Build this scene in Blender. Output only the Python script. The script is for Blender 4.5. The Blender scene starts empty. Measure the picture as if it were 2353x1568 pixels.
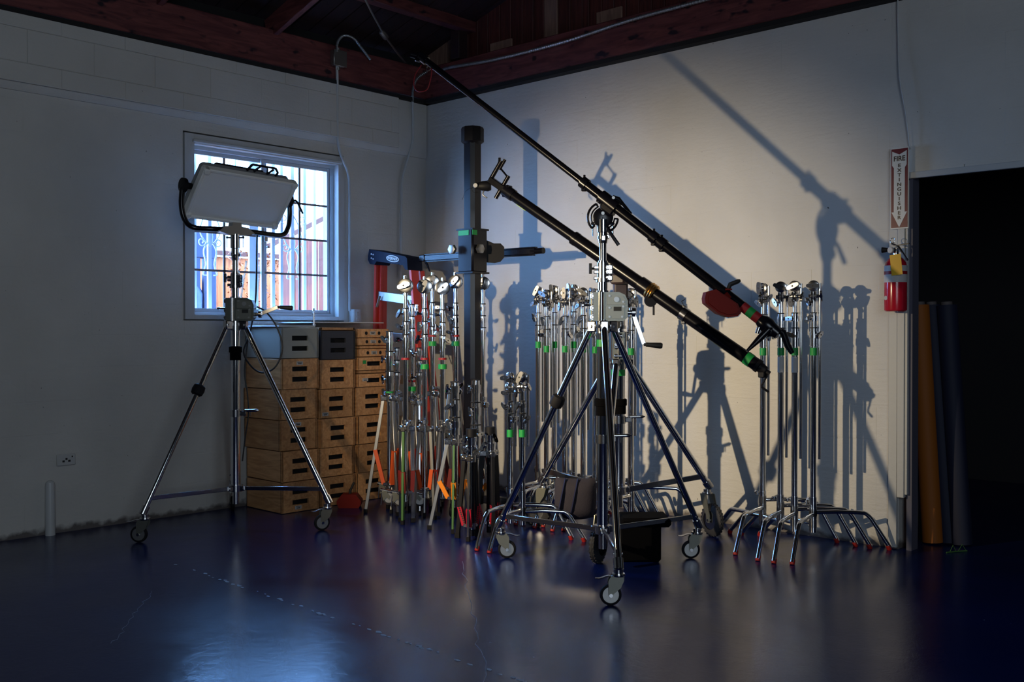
import bpy, math, random
from mathutils import Vector, Matrix
random.seed(7)
S = bpy.context.scene
COL = S.collection
PI = math.pi
def rad(a): return a*PI/180
def V(*a): return Vector(a)

# ------------------------------------------------------------------ camera
F_PX = 2327.0; W_PX, H_PX = 2353.0, 1568.0
CAM = V(6.28, -5.74, 1.25)
AZ = rad(132.7); PITCH = -math.atan(24/F_PX)
FW = V(math.cos(AZ)*math.cos(PITCH), math.sin(AZ)*math.cos(PITCH), math.sin(PITCH))
RT = V(math.sin(AZ), -math.cos(AZ), 0); UP = RT.cross(FW)
cd = bpy.data.cameras.new('camera'); cam = bpy.data.objects.new('camera', cd); COL.objects.link(cam)
cd.sensor_width = 36; cd.lens = 36*F_PX/W_PX; cd.clip_start = .05; cd.clip_end = 200
cam.matrix_world = Matrix(((RT.x, UP.x, -FW.x, CAM.x), (RT.y, UP.y, -FW.y, CAM.y), (RT.z, UP.z, -FW.z, CAM.z), (0, 0, 0, 1)))
S.camera = cam
def ray(px, py): return (FW*F_PX + RT*(px-W_PX/2) - UP*(py-H_PX/2)).normalized()
def at(px, py, ax, v=0.0):
    """measured point: where the sight line through a photo pixel meets the plane axis ax = v"""
    d = ray(px, py); return CAM + d*((v-CAM[ax])/d[ax])
def atd(px, py, depth):
    """measured point at a given distance along the viewing axis"""
    d = ray(px, py); return CAM + d*(depth/d.dot(FW))
def zat(py, x, y):
    """height of a point standing over (x, y) that is seen on image row py"""
    lo, hi = -1., 6.
    for _ in range(40):
        m = (lo+hi)/2; d = V(x, y, m)-CAM
        if H_PX/2 - F_PX*d.dot(UP)/d.dot(FW) > py: lo = m
        else: hi = m
    return lo

# ------------------------------------------------------------------ world, lights, exposure
w = bpy.data.worlds.new('world'); S.world = w; w.use_nodes = True
bg = w.node_tree.nodes['Background']; bg.inputs[0].default_value = (0.22, 0.49, 1.0, 1); bg.inputs[1].default_value = 28.0
def light(name, kind, loc, target, energy, color, **kw):
    d = bpy.data.lights.new(name, kind); d.energy = energy; d.color = color
    for k, v in kw.items(): setattr(d, k, v)
    o = bpy.data.objects.new(name, d); COL.objects.link(o); o.location = loc
    o.rotation_euler = (Vector(target)-Vector(loc)).to_track_quat('-Z', 'Y').to_euler()
    return o
light('spot_lamp', 'SPOT', (2.22, -4.5, 1.76), (2.16, 0, .80), 660, (1.0, .80, .52), spot_size=rad(63), spot_blend=1.0, shadow_soft_size=.028)
pl = light('window_daylight_portal', 'AREA', (-.04, -1.51, 1.94), (2, -1.51, 1.94), 1, (1, 1, 1), shape='RECTANGLE', size=1.2, size_y=1.15)
pl.data.cycles.is_portal = True
light('soft_fill_light', 'AREA', (8.4, -6.4, 2.2), (0.0, -2.4, 1.5), 86, (.76, .88, 1.0), shape='RECTANGLE', size=2.6, size_y=2.4)  # added bluish fill behind the camera; no open door is modelled there
light('sun', 'SUN', (-2, -4, 8), (-2-.42, -4+.40, 8-.95), 6.0, (1.0, .72, .40), angle=rad(.6))
S.view_settings.view_transform = 'Standard'; S.view_settings.look = 'None'
S.view_settings.exposure = 0.0; S.view_settings.gamma = 1.0; S.view_settings.use_curve_mapping = False
S.cycles.use_denoising = True
S.cycles.caustics_reflective = False; S.cycles.caustics_refractive = False
S.cycles.max_bounces = 10; S.cycles.diffuse_bounces = 4; S.cycles.glossy_bounces = 6; S.cycles.transparent_max_bounces = 12
S.cycles.sample_clamp_indirect = 14.0

# ------------------------------------------------------------------ materials
def mat(name, color, rough=.5, metal=0., bump=None, var=None, spec=.5, coat=0.):
    m = bpy.data.materials.new(name); m.use_nodes = True; nt = m.node_tree; b = nt.nodes['Principled BSDF']
    b.inputs['Base Color'].default_value = (*color, 1); b.inputs['Roughness'].default_value = rough; b.inputs['Metallic'].default_value = metal
    b.inputs['Specular IOR Level'].default_value = spec; b.inputs['Coat Weight'].default_value = coat
    if bump or var:
        tc = nt.nodes.new('ShaderNodeTexCoord')
    if bump:
        sc, st = bump; n = nt.nodes.new('ShaderNodeTexNoise'); n.inputs['Scale'].default_value = sc; n.inputs['Detail'].default_value = 4
        bp = nt.nodes.new('ShaderNodeBump'); bp.inputs['Strength'].default_value = st; bp.inputs['Distance'].default_value = .01
        nt.links.new(tc.outputs['Object'], n.inputs['Vector']); nt.links.new(n.outputs['Fac'], bp.inputs['Height']); nt.links.new(bp.outputs[0], b.inputs['Normal'])
    if var:
        sc, c2, lo, hi = var; n = nt.nodes.new('ShaderNodeTexNoise'); n.inputs['Scale'].default_value = sc; n.inputs['Detail'].default_value = 5
        r = nt.nodes.new('ShaderNodeValToRGB'); r.color_ramp.elements[0].position = lo; r.color_ramp.elements[1].position = hi
        r.color_ramp.elements[0].color = (*color, 1); r.color_ramp.elements[1].color = (*c2, 1)
        nt.links.new(tc.outputs['Object'], n.inputs['Vector']); nt.links.new(n.outputs['Fac'], r.inputs[0]); nt.links.new(r.outputs[0], b.inputs['Base Color'])
    return m
def woodmat(name, c1, c2, scale=(1, 14, 14), rough=.5, knots=False, axis_gen='Object'):
    m = mat(name, c1, rough); nt = m.node_tree; b = nt.nodes['Principled BSDF']
    tc = nt.nodes.new('ShaderNodeTexCoord'); mp = nt.nodes.new('ShaderNodeMapping'); mp.inputs['Scale'].default_value = scale
    oi = nt.nodes.new('ShaderNodeObjectInfo'); ad = nt.nodes.new('ShaderNodeVectorMath'); ad.operation = 'ADD'
    n = nt.nodes.new('ShaderNodeTexNoise'); n.inputs['Scale'].default_value = 3; n.inputs['Detail'].default_value = 6; n.inputs['Distortion'].default_value = 1.2
    r = nt.nodes.new('ShaderNodeValToRGB'); r.color_ramp.elements[0].position = .36; r.color_ramp.elements[1].position = .66
    r.color_ramp.elements[0].color = (*c1, 1); r.color_ramp.elements[1].color = (*c2, 1)
    sc = nt.nodes.new('ShaderNodeVectorMath'); sc.operation = 'SCALE'; sc.inputs['Scale'].default_value = 9.
    nt.links.new(oi.outputs['Random'], sc.inputs[0]); nt.links.new(tc.outputs[axis_gen], ad.inputs[0]); nt.links.new(sc.outputs[0], ad.inputs[1])
    nt.links.new(ad.outputs[0], mp.inputs[0]); nt.links.new(mp.outputs[0], n.inputs['Vector']); nt.links.new(n.outputs['Fac'], r.inputs[0])
    hs = nt.nodes.new('ShaderNodeHueSaturation'); mr = nt.nodes.new('ShaderNodeMapRange'); mr.inputs[3].default_value = .78; mr.inputs[4].default_value = 1.18
    nt.links.new(oi.outputs['Random'], mr.inputs[0]); nt.links.new(mr.outputs[0], hs.inputs['Value']); nt.links.new(r.outputs[0], hs.inputs['Color'])
    nt.links.new(hs.outputs[0], b.inputs['Base Color'])
    bp = nt.nodes.new('ShaderNodeBump'); bp.inputs['Strength'].default_value = .12; bp.inputs['Distance'].default_value = .004
    nt.links.new(n.outputs['Fac'], bp.inputs['Height']); nt.links.new(bp.outputs[0], b.inputs['Normal'])
    if knots:
        vo = nt.nodes.new('ShaderNodeTexNoise'); vo.inputs['Scale'].default_value = 7; vo.inputs['Detail'].default_value = 2
        m2 = nt.nodes.new('ShaderNodeMapping'); m2.inputs['Scale'].default_value = (1, 1, 2.2)
        nt.links.new(tc.outputs['Object'], m2.inputs[0]); nt.links.new(m2.outputs[0], vo.inputs['Vector'])
        r2 = nt.nodes.new('ShaderNodeValToRGB'); r2.color_ramp.elements[0].position = .62; r2.color_ramp.elements[1].position = .70
        mx = nt.nodes.new('ShaderNodeMixRGB'); mx.inputs[2].default_value = (.012, .006, .014, 1)
        nt.links.new(vo.outputs['Fac'], r2.inputs[0]); nt.links.new(r2.outputs[0], mx.inputs[0]); nt.links.new(hs.outputs[0], mx.inputs[1]); nt.links.new(mx.outputs[0], b.inputs['Base Color'])
    return m
def paintmat(name, color):
    m = mat(name, color, .62); nt = m.node_tree; b = nt.nodes['Principled BSDF']; L = nt.links.new
    ge = nt.nodes.new('ShaderNodeNewGeometry')
    n1 = nt.nodes.new('ShaderNodeTexNoise'); n1.inputs['Scale'].default_value = 55; n1.inputs['Detail'].default_value = 5
    n2 = nt.nodes.new('ShaderNodeTexNoise'); n2.inputs['Scale'].default_value = 9; n2.inputs['Detail'].default_value = 3
    mp = nt.nodes.new('ShaderNodeMapping'); mp.inputs['Scale'].default_value = (1, 1, 4)
    L(ge.outputs['Position'], n1.inputs['Vector']); L(ge.outputs['Position'], mp.inputs[0]); L(mp.outputs[0], n2.inputs['Vector'])
    b1 = nt.nodes.new('ShaderNodeBump'); b1.inputs['Strength'].default_value = .30; b1.inputs['Distance'].default_value = .006
    b2 = nt.nodes.new('ShaderNodeBump'); b2.inputs['Strength'].default_value = .22; b2.inputs['Distance'].default_value = .014
    L(n1.outputs['Fac'], b1.inputs['Height']); L(n2.outputs['Fac'], b2.inputs['Height']); L(b1.outputs[0], b2.inputs['Normal']); L(b2.outputs[0], b.inputs['Normal'])
    # small dark pits and worn spots
    vo = nt.nodes.new('ShaderNodeTexNoise'); vo.inputs['Scale'].default_value = 44; vo.inputs['Detail'].default_value = 2
    r = nt.nodes.new('ShaderNodeValToRGB'); r.color_ramp.elements[0].position = .775; r.color_ramp.elements[1].position = .80
    L(ge.outputs['Position'], vo.inputs['Vector']); L(vo.outputs['Fac'], r.inputs[0])
    n3 = nt.nodes.new('ShaderNodeTexNoise'); n3.inputs['Scale'].default_value = 1.6; n3.inputs['Detail'].default_value = 4; L(ge.outputs['Position'], n3.inputs['Vector'])
    r3 = nt.nodes.new('ShaderNodeValToRGB'); r3.color_ramp.elements[0].position = .3; r3.color_ramp.elements[1].position = .7
    r3.color_ramp.elements[0].color = (*[c*.9 for c in color], 1); r3.color_ramp.elements[1].color = (*[min(1, c*1.05) for c in color], 1); L(n3.outputs['Fac'], r3.inputs[0])
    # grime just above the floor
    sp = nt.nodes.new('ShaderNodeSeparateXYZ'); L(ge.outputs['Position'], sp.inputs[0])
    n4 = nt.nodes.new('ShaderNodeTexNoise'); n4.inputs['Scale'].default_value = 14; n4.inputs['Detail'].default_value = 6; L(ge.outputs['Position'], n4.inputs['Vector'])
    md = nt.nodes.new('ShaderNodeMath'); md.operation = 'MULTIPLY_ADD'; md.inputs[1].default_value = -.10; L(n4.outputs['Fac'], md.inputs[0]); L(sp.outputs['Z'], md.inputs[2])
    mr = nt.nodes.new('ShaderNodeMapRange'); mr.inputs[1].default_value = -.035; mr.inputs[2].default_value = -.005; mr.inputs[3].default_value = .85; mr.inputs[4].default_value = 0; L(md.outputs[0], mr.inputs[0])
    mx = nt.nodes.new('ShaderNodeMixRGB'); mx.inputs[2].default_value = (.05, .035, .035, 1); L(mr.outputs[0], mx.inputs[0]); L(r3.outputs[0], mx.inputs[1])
    mx2 = nt.nodes.new('ShaderNodeMixRGB'); mx2.inputs[2].default_value = (.06, .05, .05, 1); L(r.outputs[0], mx2.inputs[0]); L(mx.outputs[0], mx2.inputs[1])
    L(mx2.outputs[0], b.inputs['Base Color'])
    return m
def floormat():
    m = mat('sealed_concrete', (.012, .014, .034), .28, spec=.30); nt = m.node_tree; b = nt.nodes['Principled BSDF']; L = nt.links.new; b.inputs['Specular Tint'].default_value = (.55, .72, 1.0, 1)
    ge = nt.nodes.new('ShaderNodeNewGeometry')
    n = nt.nodes.new('ShaderNodeTexNoise'); n.inputs['Scale'].default_value = 1.7; n.inputs['Detail'].default_value = 7; n.inputs['Distortion'].default_value = .4; L(ge.outputs['Position'], n.inputs['Vector'])
    r = nt.nodes.new('ShaderNodeMapRange'); r.inputs[1].default_value = .3; r.inputs[2].default_value = .7; r.inputs[3].default_value = .17; r.inputs[4].default_value = .27; L(n.outputs['Fac'], r.inputs[0]); L(r.outputs[0], b.inputs['Roughness'])
    c = nt.nodes.new('ShaderNodeValToRGB'); c.color_ramp.elements[0].position = .35; c.color_ramp.elements[1].position = .75
    c.color_ramp.elements[0].color = (.002, .009, .078, 1); c.color_ramp.elements[1].color = (.003, .011, .078, 1)
    n2 = nt.nodes.new('ShaderNodeTexNoise'); n2.inputs['Scale'].default_value = 3.5; n2.inputs['Detail'].default_value = 8; L(ge.outputs['Position'], n2.inputs['Vector']); L(n2.outputs['Fac'], c.inputs[0])
    # fine swirling scratches
    wv = nt.nodes.new('ShaderNodeTexNoise'); wv.inputs['Scale'].default_value = 17; wv.inputs['Detail'].default_value = 8; wv.inputs['Distortion'].default_value = 1.3; wv.inputs['Roughness'].default_value = .62; L(ge.outputs['Position'], wv.inputs['Vector'])
    b1 = nt.nodes.new('ShaderNodeBump'); b1.inputs['Strength'].default_value = .13; b1.inputs['Distance'].default_value = .006; L(wv.outputs['Fac'], b1.inputs['Height'])
    n5 = nt.nodes.new('ShaderNodeTexNoise'); n5.inputs['Scale'].default_value = 160; n5.inputs['Detail'].default_value = 2; L(ge.outputs['Position'], n5.inputs['Vector'])
    b2 = nt.nodes.new('ShaderNodeBump'); b2.inputs['Strength'].default_value = .09; b2.inputs['Distance'].default_value = .002; L(n5.outputs['Fac'], b2.inputs['Height']); L(b1.outputs[0], b2.inputs['Normal']); L(b2.outputs[0], b.inputs['Normal'])
    # pale specks
    n6 = nt.nodes.new('ShaderNodeTexNoise'); n6.inputs['Scale'].default_value = 48; n6.inputs['Detail'].default_value = 1; L(ge.outputs['Position'], n6.inputs['Vector'])
    r6 = nt.nodes.new('ShaderNodeValToRGB'); r6.color_ramp.elements[0].position = .80; r6.color_ramp.elements[1].position = .83; L(n6.outputs['Fac'], r6.inputs[0])
    mx = nt.nodes.new('ShaderNodeMixRGB'); mx.inputs[2].default_value = (.16, .2, .28, 1); L(r6.outputs[0], mx.inputs[0]); L(c.outputs[0], mx.inputs[1]); L(mx.outputs[0], b.inputs['Base Color'])
    return m
M = dict(
 paint=paintmat('painted_block', (.60, .59, .565)), floor=floormat(),
 trim=mat('painted_wood', (.52, .53, .53), .5, bump=(40, .15)),
 seam=mat('dark_seam', (.01, .009, .01), .9),
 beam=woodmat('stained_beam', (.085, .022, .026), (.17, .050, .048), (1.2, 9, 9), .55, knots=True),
 beamy=woodmat('stained_beam_side', (.085, .022, .026), (.17, .050, .048), (9, 1.2, 9), .55, knots=True),
 board=woodmat('stained_board', (.05, .010, .010), (.10, .022, .018), (12, 12, 1), .65),
 bare=woodmat('bare_board', (.17, .095, .075), (.26, .155, .12), (12, 12, 1), .7, knots=False),
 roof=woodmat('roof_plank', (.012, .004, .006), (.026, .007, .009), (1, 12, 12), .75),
 chrome=mat('chrome', (.72, .73, .75), .08, 1.), steel=mat('satin_steel', (.50, .50, .51), .20, 1.),
 dull=mat('dull_aluminium', (.42, .42, .41), .42, 1.), cast=mat('cast_alloy', (.20, .205, .175), .36, .6, bump=(120, .05)),
 black=mat('black_enamel', (.005, .005, .009), .24, spec=.4), blackm=mat('matte_black', (.006, .006, .009), .55, spec=.25),
 anod=mat('black_anodised', (.004, .004, .007), .24, 0., spec=.28), rubber=mat('black_rubber', (.008, .008, .011), .7, spec=.2),
 tyre=mat('grey_tyre', (.028, .028, .032), .7, bump=(60, .3)), grip=mat('grip', (.014, .014, .014), .55),
 green=mat('green_tape', (.008, .30, .06), .5), red=mat('red_paint', (.17, .008, .004), .6, spec=.2), redtape=mat('red_tape', (.30, .010, .016), .5),
 gleg=mat('green_leg', (.06, .16, .045), .4), lime=mat('lime_tape', (.55, .85, .05), .5),
 orange=mat('orange_brace', (.85, .25, .01), .42), vermil=mat('vermilion_brace', (.62, .09, .02), .42), darkred=mat('dark_red_brace', (.16, .012, .010), .45), crimson=mat('crimson_brace', (.42, .008, .03), .4),
 redfoot=mat('red_rubber', (.34, .014, .010), .5), ladder=mat('red_fibreglass', (.58, .035, .018), .42, bump=(200, .08)), cap=mat('navy_plastic', (.006, .009, .024), .65, spec=.15),
 ply=woodmat('birch_ply', (.52, .25, .10), (.74, .40, .18), (1.4, 10, 10), .42), plyedge=mat('ply_edge', (.20, .10, .05), .6),
 boxgrey=mat('grey_box', (.40, .41, .38), .45, bump=(60, .05)), boxdark=mat('charcoal_box', (.028, .030, .040), .5), hole=mat('handhold_dark', (.006, .005, .006), .9),
 sticker=mat('paper_label', (.55, .55, .55), .6), ink=mat('ink', (.02, .02, .02), .6), white=mat('white_board', (.75, .77, .8), .4),
 diff=mat('light_diffuser', (.92, .93, .92), .5), housing=mat('lamp_housing', (.32, .34, .36), .45), pipe=mat('painted_conduit', (.55, .57, .58), .4),
 flex=mat('flex_conduit', (.40, .43, .46), .35, .8), wire=mat('black_cable', (.008, .008, .010), .45), wred=mat('red_wire', (.30, .01, .02), .5),
 signw=mat('sign_white', (.70, .72, .70), .4), signr=mat('sign_red', (.13, .004, .022), .4), signk=mat('sign_letter', (.012, .002, .008), .4),
 plate=mat('cover_alloy', (.27, .27, .23), .42, .6), extr=mat('extinguisher_red', (.50, .010, .03), .18), tagy=mat('yellow_tag', (.75, .42, .01), .5), rollo=mat('orange_paper', (.30, .085, .003), .7), rollb=mat('navy_paper', (.006, .010, .034), .7), rollw=mat('grey_paper', (.12, .10, .10), .7),
 bag=mat('grey_canvas', (.030, .026, .040), .85, bump=(220, .3)), strap=mat('blue_webbing', (.008, .012, .06), .7), brass=mat('brass', (.62, .36, .12), .28, 1.), brown=mat('brown_polymer', (.045, .03, .032), .5),
 barw=mat('white_iron', (.85, .87, .88), .5), alu=mat('window_aluminium', (.50, .55, .60), .4, .3), muntin=mat('grid_bar', (.22, .17, .17), .5),
 fence=woodmat('cedar_fence', (.44, .12, .030), (.62, .17, .045), (8, 8, 1), .7), shed=woodmat('shed_board', (.15, .042, .026), (.21, .060, .036), (10, 10, 1), .8), tarp=mat('blue_plastic', (.010, .016, .05), .5),
 stucco=mat('yard_concrete', (.35, .12, .06), .9, bump=(30, .3)), leaf=mat('dry_leaf', (.25, .075, .015), .7), bark=mat('bark', (.16, .12, .08), .9), eave=mat('grey_timber', (.11, .035, .02), .8), chip=mat('chipped_concrete', (.34, .40, .50), .6), cloth=mat('black_cloth', (.0022, .0022, .003), .95, spec=.08),
)
g = bpy.data.materials.new('window_glass'); g.use_nodes = True; nt = g.node_tree; nt.nodes.clear()
o_ = nt.nodes.new('ShaderNodeOutputMaterial'); mx = nt.nodes.new('ShaderNodeMixShader'); tr = nt.nodes.new('ShaderNodeBsdfTransparent'); gl = nt.nodes.new('ShaderNodeBsdfGlossy'); fr = nt.nodes.new('ShaderNodeFresnel')
tr.inputs[0].default_value = (.94, .97, 1, 1); gl.inputs['Roughness'].default_value = .02; fr.inputs[0].default_value = 1.45
ge_ = nt.nodes.new('ShaderNodeNewGeometry'); iv = nt.nodes.new('ShaderNodeMath'); iv.operation = 'SUBTRACT'; iv.inputs[0].default_value = 1; ml = nt.nodes.new('ShaderNodeMath'); ml.operation = 'MULTIPLY'
nt.links.new(ge_.outputs['Backfacing'], iv.inputs[1]); nt.links.new(iv.outputs[0], ml.inputs[0]); nt.links.new(fr.outputs[0], ml.inputs[1]); nt.links.new(ml.outputs[0], mx.inputs[0]); nt.links.new(tr.outputs[0], mx.inputs[1]); nt.links.new(gl.outputs[0], mx.inputs[2]); nt.links.new(mx.outputs[0], o_.inputs[0]); M['glass'] = g

# ------------------------------------------------------------------ mesh helpers
def frame(d, ref=None):
    d = Vector(d).normalized(); r = Vector(ref) if ref else (V(0, 0, 1) if abs(d.z) < .9 else V(1, 0, 0))
    a = r.cross(d).normalized(); return a, d.cross(a).normalized(), d
class MB:
    def __init__(s): s.v = []; s.f = []; s.mi = []; s.m = 0
    def use(s, i): s.m = i; return s
    def add(s, vs, fs):
        o = len(s.v); s.v += [tuple(p) for p in vs]; s.f += [tuple(i+o for i in f) for f in fs]; s.mi += [s.m]*len(fs); return s
    def box(s, c, size, R=None, bev=0.):
        c = Vector(c); hx, hy, hz = [q/2 for q in size]; vs = []
        if bev > 0:
            b = min(bev, hx*.9, hy*.9, hz*.9)
            for z, q in ((-hz, 1), (-hz+b, 0), (hz-b, 0), (hz, 1)):
                xx, yy = (hx-b, hy-b) if q else (hx, hy); bb = 0 if q else b
                pts = [(-xx+bb, -yy), (xx-bb, -yy), (xx, -yy+bb), (xx, yy-bb), (xx-bb, yy), (-xx+bb, yy), (-xx, yy-bb), (-xx, -yy+bb)]
                vs += [V(x, y, z) for x, y in pts]
            fs = [tuple(range(7, -1, -1)), tuple(range(24, 32))]
            for k in range(3):
                for i in range(8): j = (i+1) % 8; fs.append((k*8+i, k*8+j, k*8+8+j, k*8+8+i))
        else:
            vs = [V(x, y, z) for z in (-hz, hz) for x, y in ((-hx, -hy), (hx, -hy), (hx, hy), (-hx, hy))]
            fs = [(3, 2, 1, 0), (4, 5, 6, 7), (0, 1, 5, 4), (1, 2, 6, 5), (2, 3, 7, 6), (3, 0, 4, 7)]
        if R is not None: vs = [R @ p for p in vs]
        return s.add([c+p for p in vs], fs)
    def bar(s, p0, p1, wdt, thk, ref=None, bev=0.):
        p0, p1 = Vector(p0), Vector(p1); a, b, d = frame(p1-p0, ref); R = Matrix((a, b, d)).transposed()
        return s.box((p0+p1)/2, (wdt, thk, (p1-p0).length), R, bev)
    def tube(s, p0, p1, r, r1=None, n=14, cap=True):
        return s.lathe(p0, p1, [(0, r), (1, r if r1 is None else r1)], n, cap)
    def lathe(s, p0, p1, prof, n=16, cap=True):
        """prof: (t along axis 0..1, radius)"""
        p0, p1 = Vector(p0), Vector(p1); a, b, d = frame(p1-p0); vs = []; fs = []
        for t, r in prof:
            c = p0+(p1-p0)*t
            for i in range(n): q = 2*PI*i/n; vs.append(c+a*(r*math.cos(q))+b*(r*math.sin(q)))
        for k in range(len(prof)-1):
            for i in range(n): j = (i+1) % n; fs.append((k*n+i, k*n+j, k*n+n+j, k*n+n+i))
        if cap: fs += [tuple(range(n-1, -1, -1)), tuple(range((len(prof)-1)*n, len(prof)*n))]
        return s.add(vs, fs)
    def path(s, pts, r, n=10, closed=False, cap=True, flat=1., up=None):
        pts = [Vector(p) for p in pts]; N = len(pts); vs = []; fs = []; pa = None
        for k, p in enumerate(pts):
            if closed: d = pts[(k+1) % N]-pts[k-1]
            else: d = pts[min(k+1, N-1)]-pts[max(k-1, 0)]
            d.normalize()
            if pa is None: a, b, _ = frame(d, up)
            else: b = d.cross(pa).normalized(); a = b.cross(d).normalized()
            pa = a; rr = r[k] if isinstance(r, (list, tuple)) else r
            for i in range(n): q = 2*PI*i/n; vs.append(p+a*(rr*math.cos(q))+b*(rr*flat*math.sin(q)))
        for k in range(N if closed else N-1):
            k2 = (k+1) % N
            for i in range(n): j = (i+1) % n; fs.append((k*n+i, k*n+j, k2*n+j, k2*n+i))
        if cap and not closed: fs += [tuple(range(n-1, -1, -1)), tuple(range((N-1)*n, N*n))]
        return s.add(vs, fs)
    def extrude(s, outline, o, ax, ay, depth):
        """planar outline (list of 2-D points) in the frame o, ax, ay, extruded along ax x ay"""
        ax, ay = Vector(ax).normalized(), Vector(ay).normalized(); nz = ax.cross(ay).normalized(); o = Vector(o); n = len(outline)
        vs = [o+ax*x+ay*y-nz*depth/2 for x, y in outline]+[o+ax*x+ay*y+nz*depth/2 for x, y in outline]
        return s.add(vs, [tuple(range(n-1, -1, -1)), tuple(range(n, 2*n))]+[(i, (i+1) % n, (i+1) % n+n, i+n) for i in range(n)])
    def ball(s, c, r, sc=(1, 1, 1), n=12):
        c = Vector(c); prof = []; vs = []; fs = []; m = n//2
        for k in range(1, m):
            t = PI*k/m
            for i in range(n): q = 2*PI*i/n; vs.append(c+V(sc[0]*r*math.sin(t)*math.cos(q), sc[1]*r*math.sin(t)*math.sin(q), -sc[2]*r*math.cos(t)))
        vs += [c-V(0, 0, r*sc[2]), c+V(0, 0, r*sc[2])]; B = (m-1)*n
        for k in range(m-2):
            for i in range(n): j = (i+1) % n; fs.append((k*n+i, k*n+j, k*n+n+j, k*n+n+i))
        for i in range(n): j = (i+1) % n; fs += [(B, j, i), ((m-2)*n+i, (m-2)*n+j, B+1)]
        return s.add(vs, fs)
    def oval_lever(s, c, out, along, L=.056, wd=.022, th=.011):
        """an elongated wing handle: centre c, shaft direction out, long axis along"""
        out = Vector(out).normalized(); along = Vector(along); along = (along-out*along.dot(out)).normalized(); b = out.cross(along)
        o = [(L/2*x, wd/2*y) for x, y in ((-1, -.35), (-.86, -.75), (-.35, -1), (.35, -1), (.86, -.75), (1, -.35), (1, .35), (.86, .75), (.35, 1), (-.35, 1), (-.86, .75), (-1, .35))]
        s.extrude(o, c, along, b, th); k_ = s.m; cc_ = Vector(c); s.use(1).tube(cc_+out*(th/2-.001), cc_+out*(th/2+.0006), wd*.2, n=8).use(k_); return s
    def mesh(s, name, mats, sharp=38):
        me = bpy.data.meshes.new(name); me.from_pydata(s.v, [], s.f)
        if not isinstance(mats, (list, tuple)): mats = [mats]+(['ink'] if any(s.mi) else [])
        for m in mats: me.materials.append(M[m] if isinstance(m, str) else m)
        if any(s.mi): me.polygons.foreach_set('material_index', s.mi)
        me.polygons.foreach_set('use_smooth', [True]*len(me.polygons)); me.set_sharp_from_angle(angle=rad(sharp)); me.validate(); me.update()
        return me
def thing(name, label, cat, loc=(0, 0, 0), rz=0., group=None, kind=None):
    o = bpy.data.objects.new(name, None); COL.objects.link(o); o.location = loc; o.rotation_euler = (0, 0, rz); o.empty_display_size = .05
    if label: o['label'] = label
    if cat: o['category'] = cat
    if group: o['group'] = group
    if kind: o['kind'] = kind
    return o
def part(name, mb, mats, parent=None, label=None):
    me = mb if isinstance(mb, bpy.types.Mesh) else mb.mesh(name, mats)
    o = bpy.data.objects.new(name, me); COL.objects.link(o)
    if parent is not None: o.parent = parent
    if label: o['label'] = label
    return o
def solo(name, mb, mats, label, cat, group=None):
    o = part(name, mb, mats); o['label'] = label; o['category'] = cat
    if group: o['group'] = group
    return o
def struct(name, mb, mats, label=None):
    o = part(name, mb, mats); o['kind'] = 'structure'; o['category'] = name.split('_')[0]
    o['label'] = label or name.replace('_', ' ')
    return o
def arc(c, r, a0, a1, ax, ay, n=8):
    c, ax, ay = Vector(c), Vector(ax), Vector(ay); return [c+ax*(r*math.cos(a0+(a1-a0)*i/n))+ay*(r*math.sin(a0+(a1-a0)*i/n)) for i in range(n+1)]
def smooth(pts, k=5):
    """Catmull-Rom through points"""
    P = [Vector(p) for p in pts]; P = [P[0]*2-P[1]]+P+[P[-1]*2-P[-2]]; out = []
    for i in range(1, len(P)-2):
        for j in range(k):
            t = j/k; a, b, c, d = P[i-1:i+3]
            out.append(.5*((2*b)+(c-a)*t+(2*a-5*b+4*c-d)*t*t+(3*b-a-3*c+d)*t**3))
    return out+[P[-2]]

#@@SETTING
# ================================================================== SETTING
WT = 3.14            # top of the block walls
# floor slab
fb = MB().box((4.5, -2.6, -.1), (13.6, 12.8, .2)); struct('floor', fb, 'floor', 'dark blue sealed concrete floor with a glossy scuffed surface')
# chipped control joint running across the floor
jb = MB(); rj = random.Random(3)
A_, B_ = at(405, 1298, 2), at(1135, 1545, 2); dj = (B_-A_); ln = dj.length; dj.normalize(); nj = V(-dj.y, dj.x, 0); t = 0.
while t < ln+.25:
    c = A_+dj*t+nj*rj.uniform(-.008, .008); r = rj.uniform(.005, .017)
    if rj.random() < .75:
        k = rj.randint(5, 7); ps = [(math.cos(2*PI*i/k)*r*rj.uniform(.6, 1.5), math.sin(2*PI*i/k)*r*rj.uniform(.4, .8)) for i in range(k)]
        jb.extrude(ps, c+V(0, 0, .0008), dj, nj, .0016)
    t += rj.uniform(.015, .07)
for (x0, y0), (x1, y1) in (((1060, 1290), (1120, 1568)), ((350, 1360), (260, 1480))):
    a, b = at(x0, y0, 2), at(x1, y1, 2); pts = [a.lerp(b, i/26)+V(rj.uniform(-.012, .012), rj.uniform(-.012, .012), .0006) for i in range(27)]
    jb.path(pts, .0008, 4)
o = part('floor_chips', jb, 'chip'); o['kind'] = 'stuff'; o['label'] = 'line of pale chips and hairline cracks in the dark floor'; o['category'] = 'chips'

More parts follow.
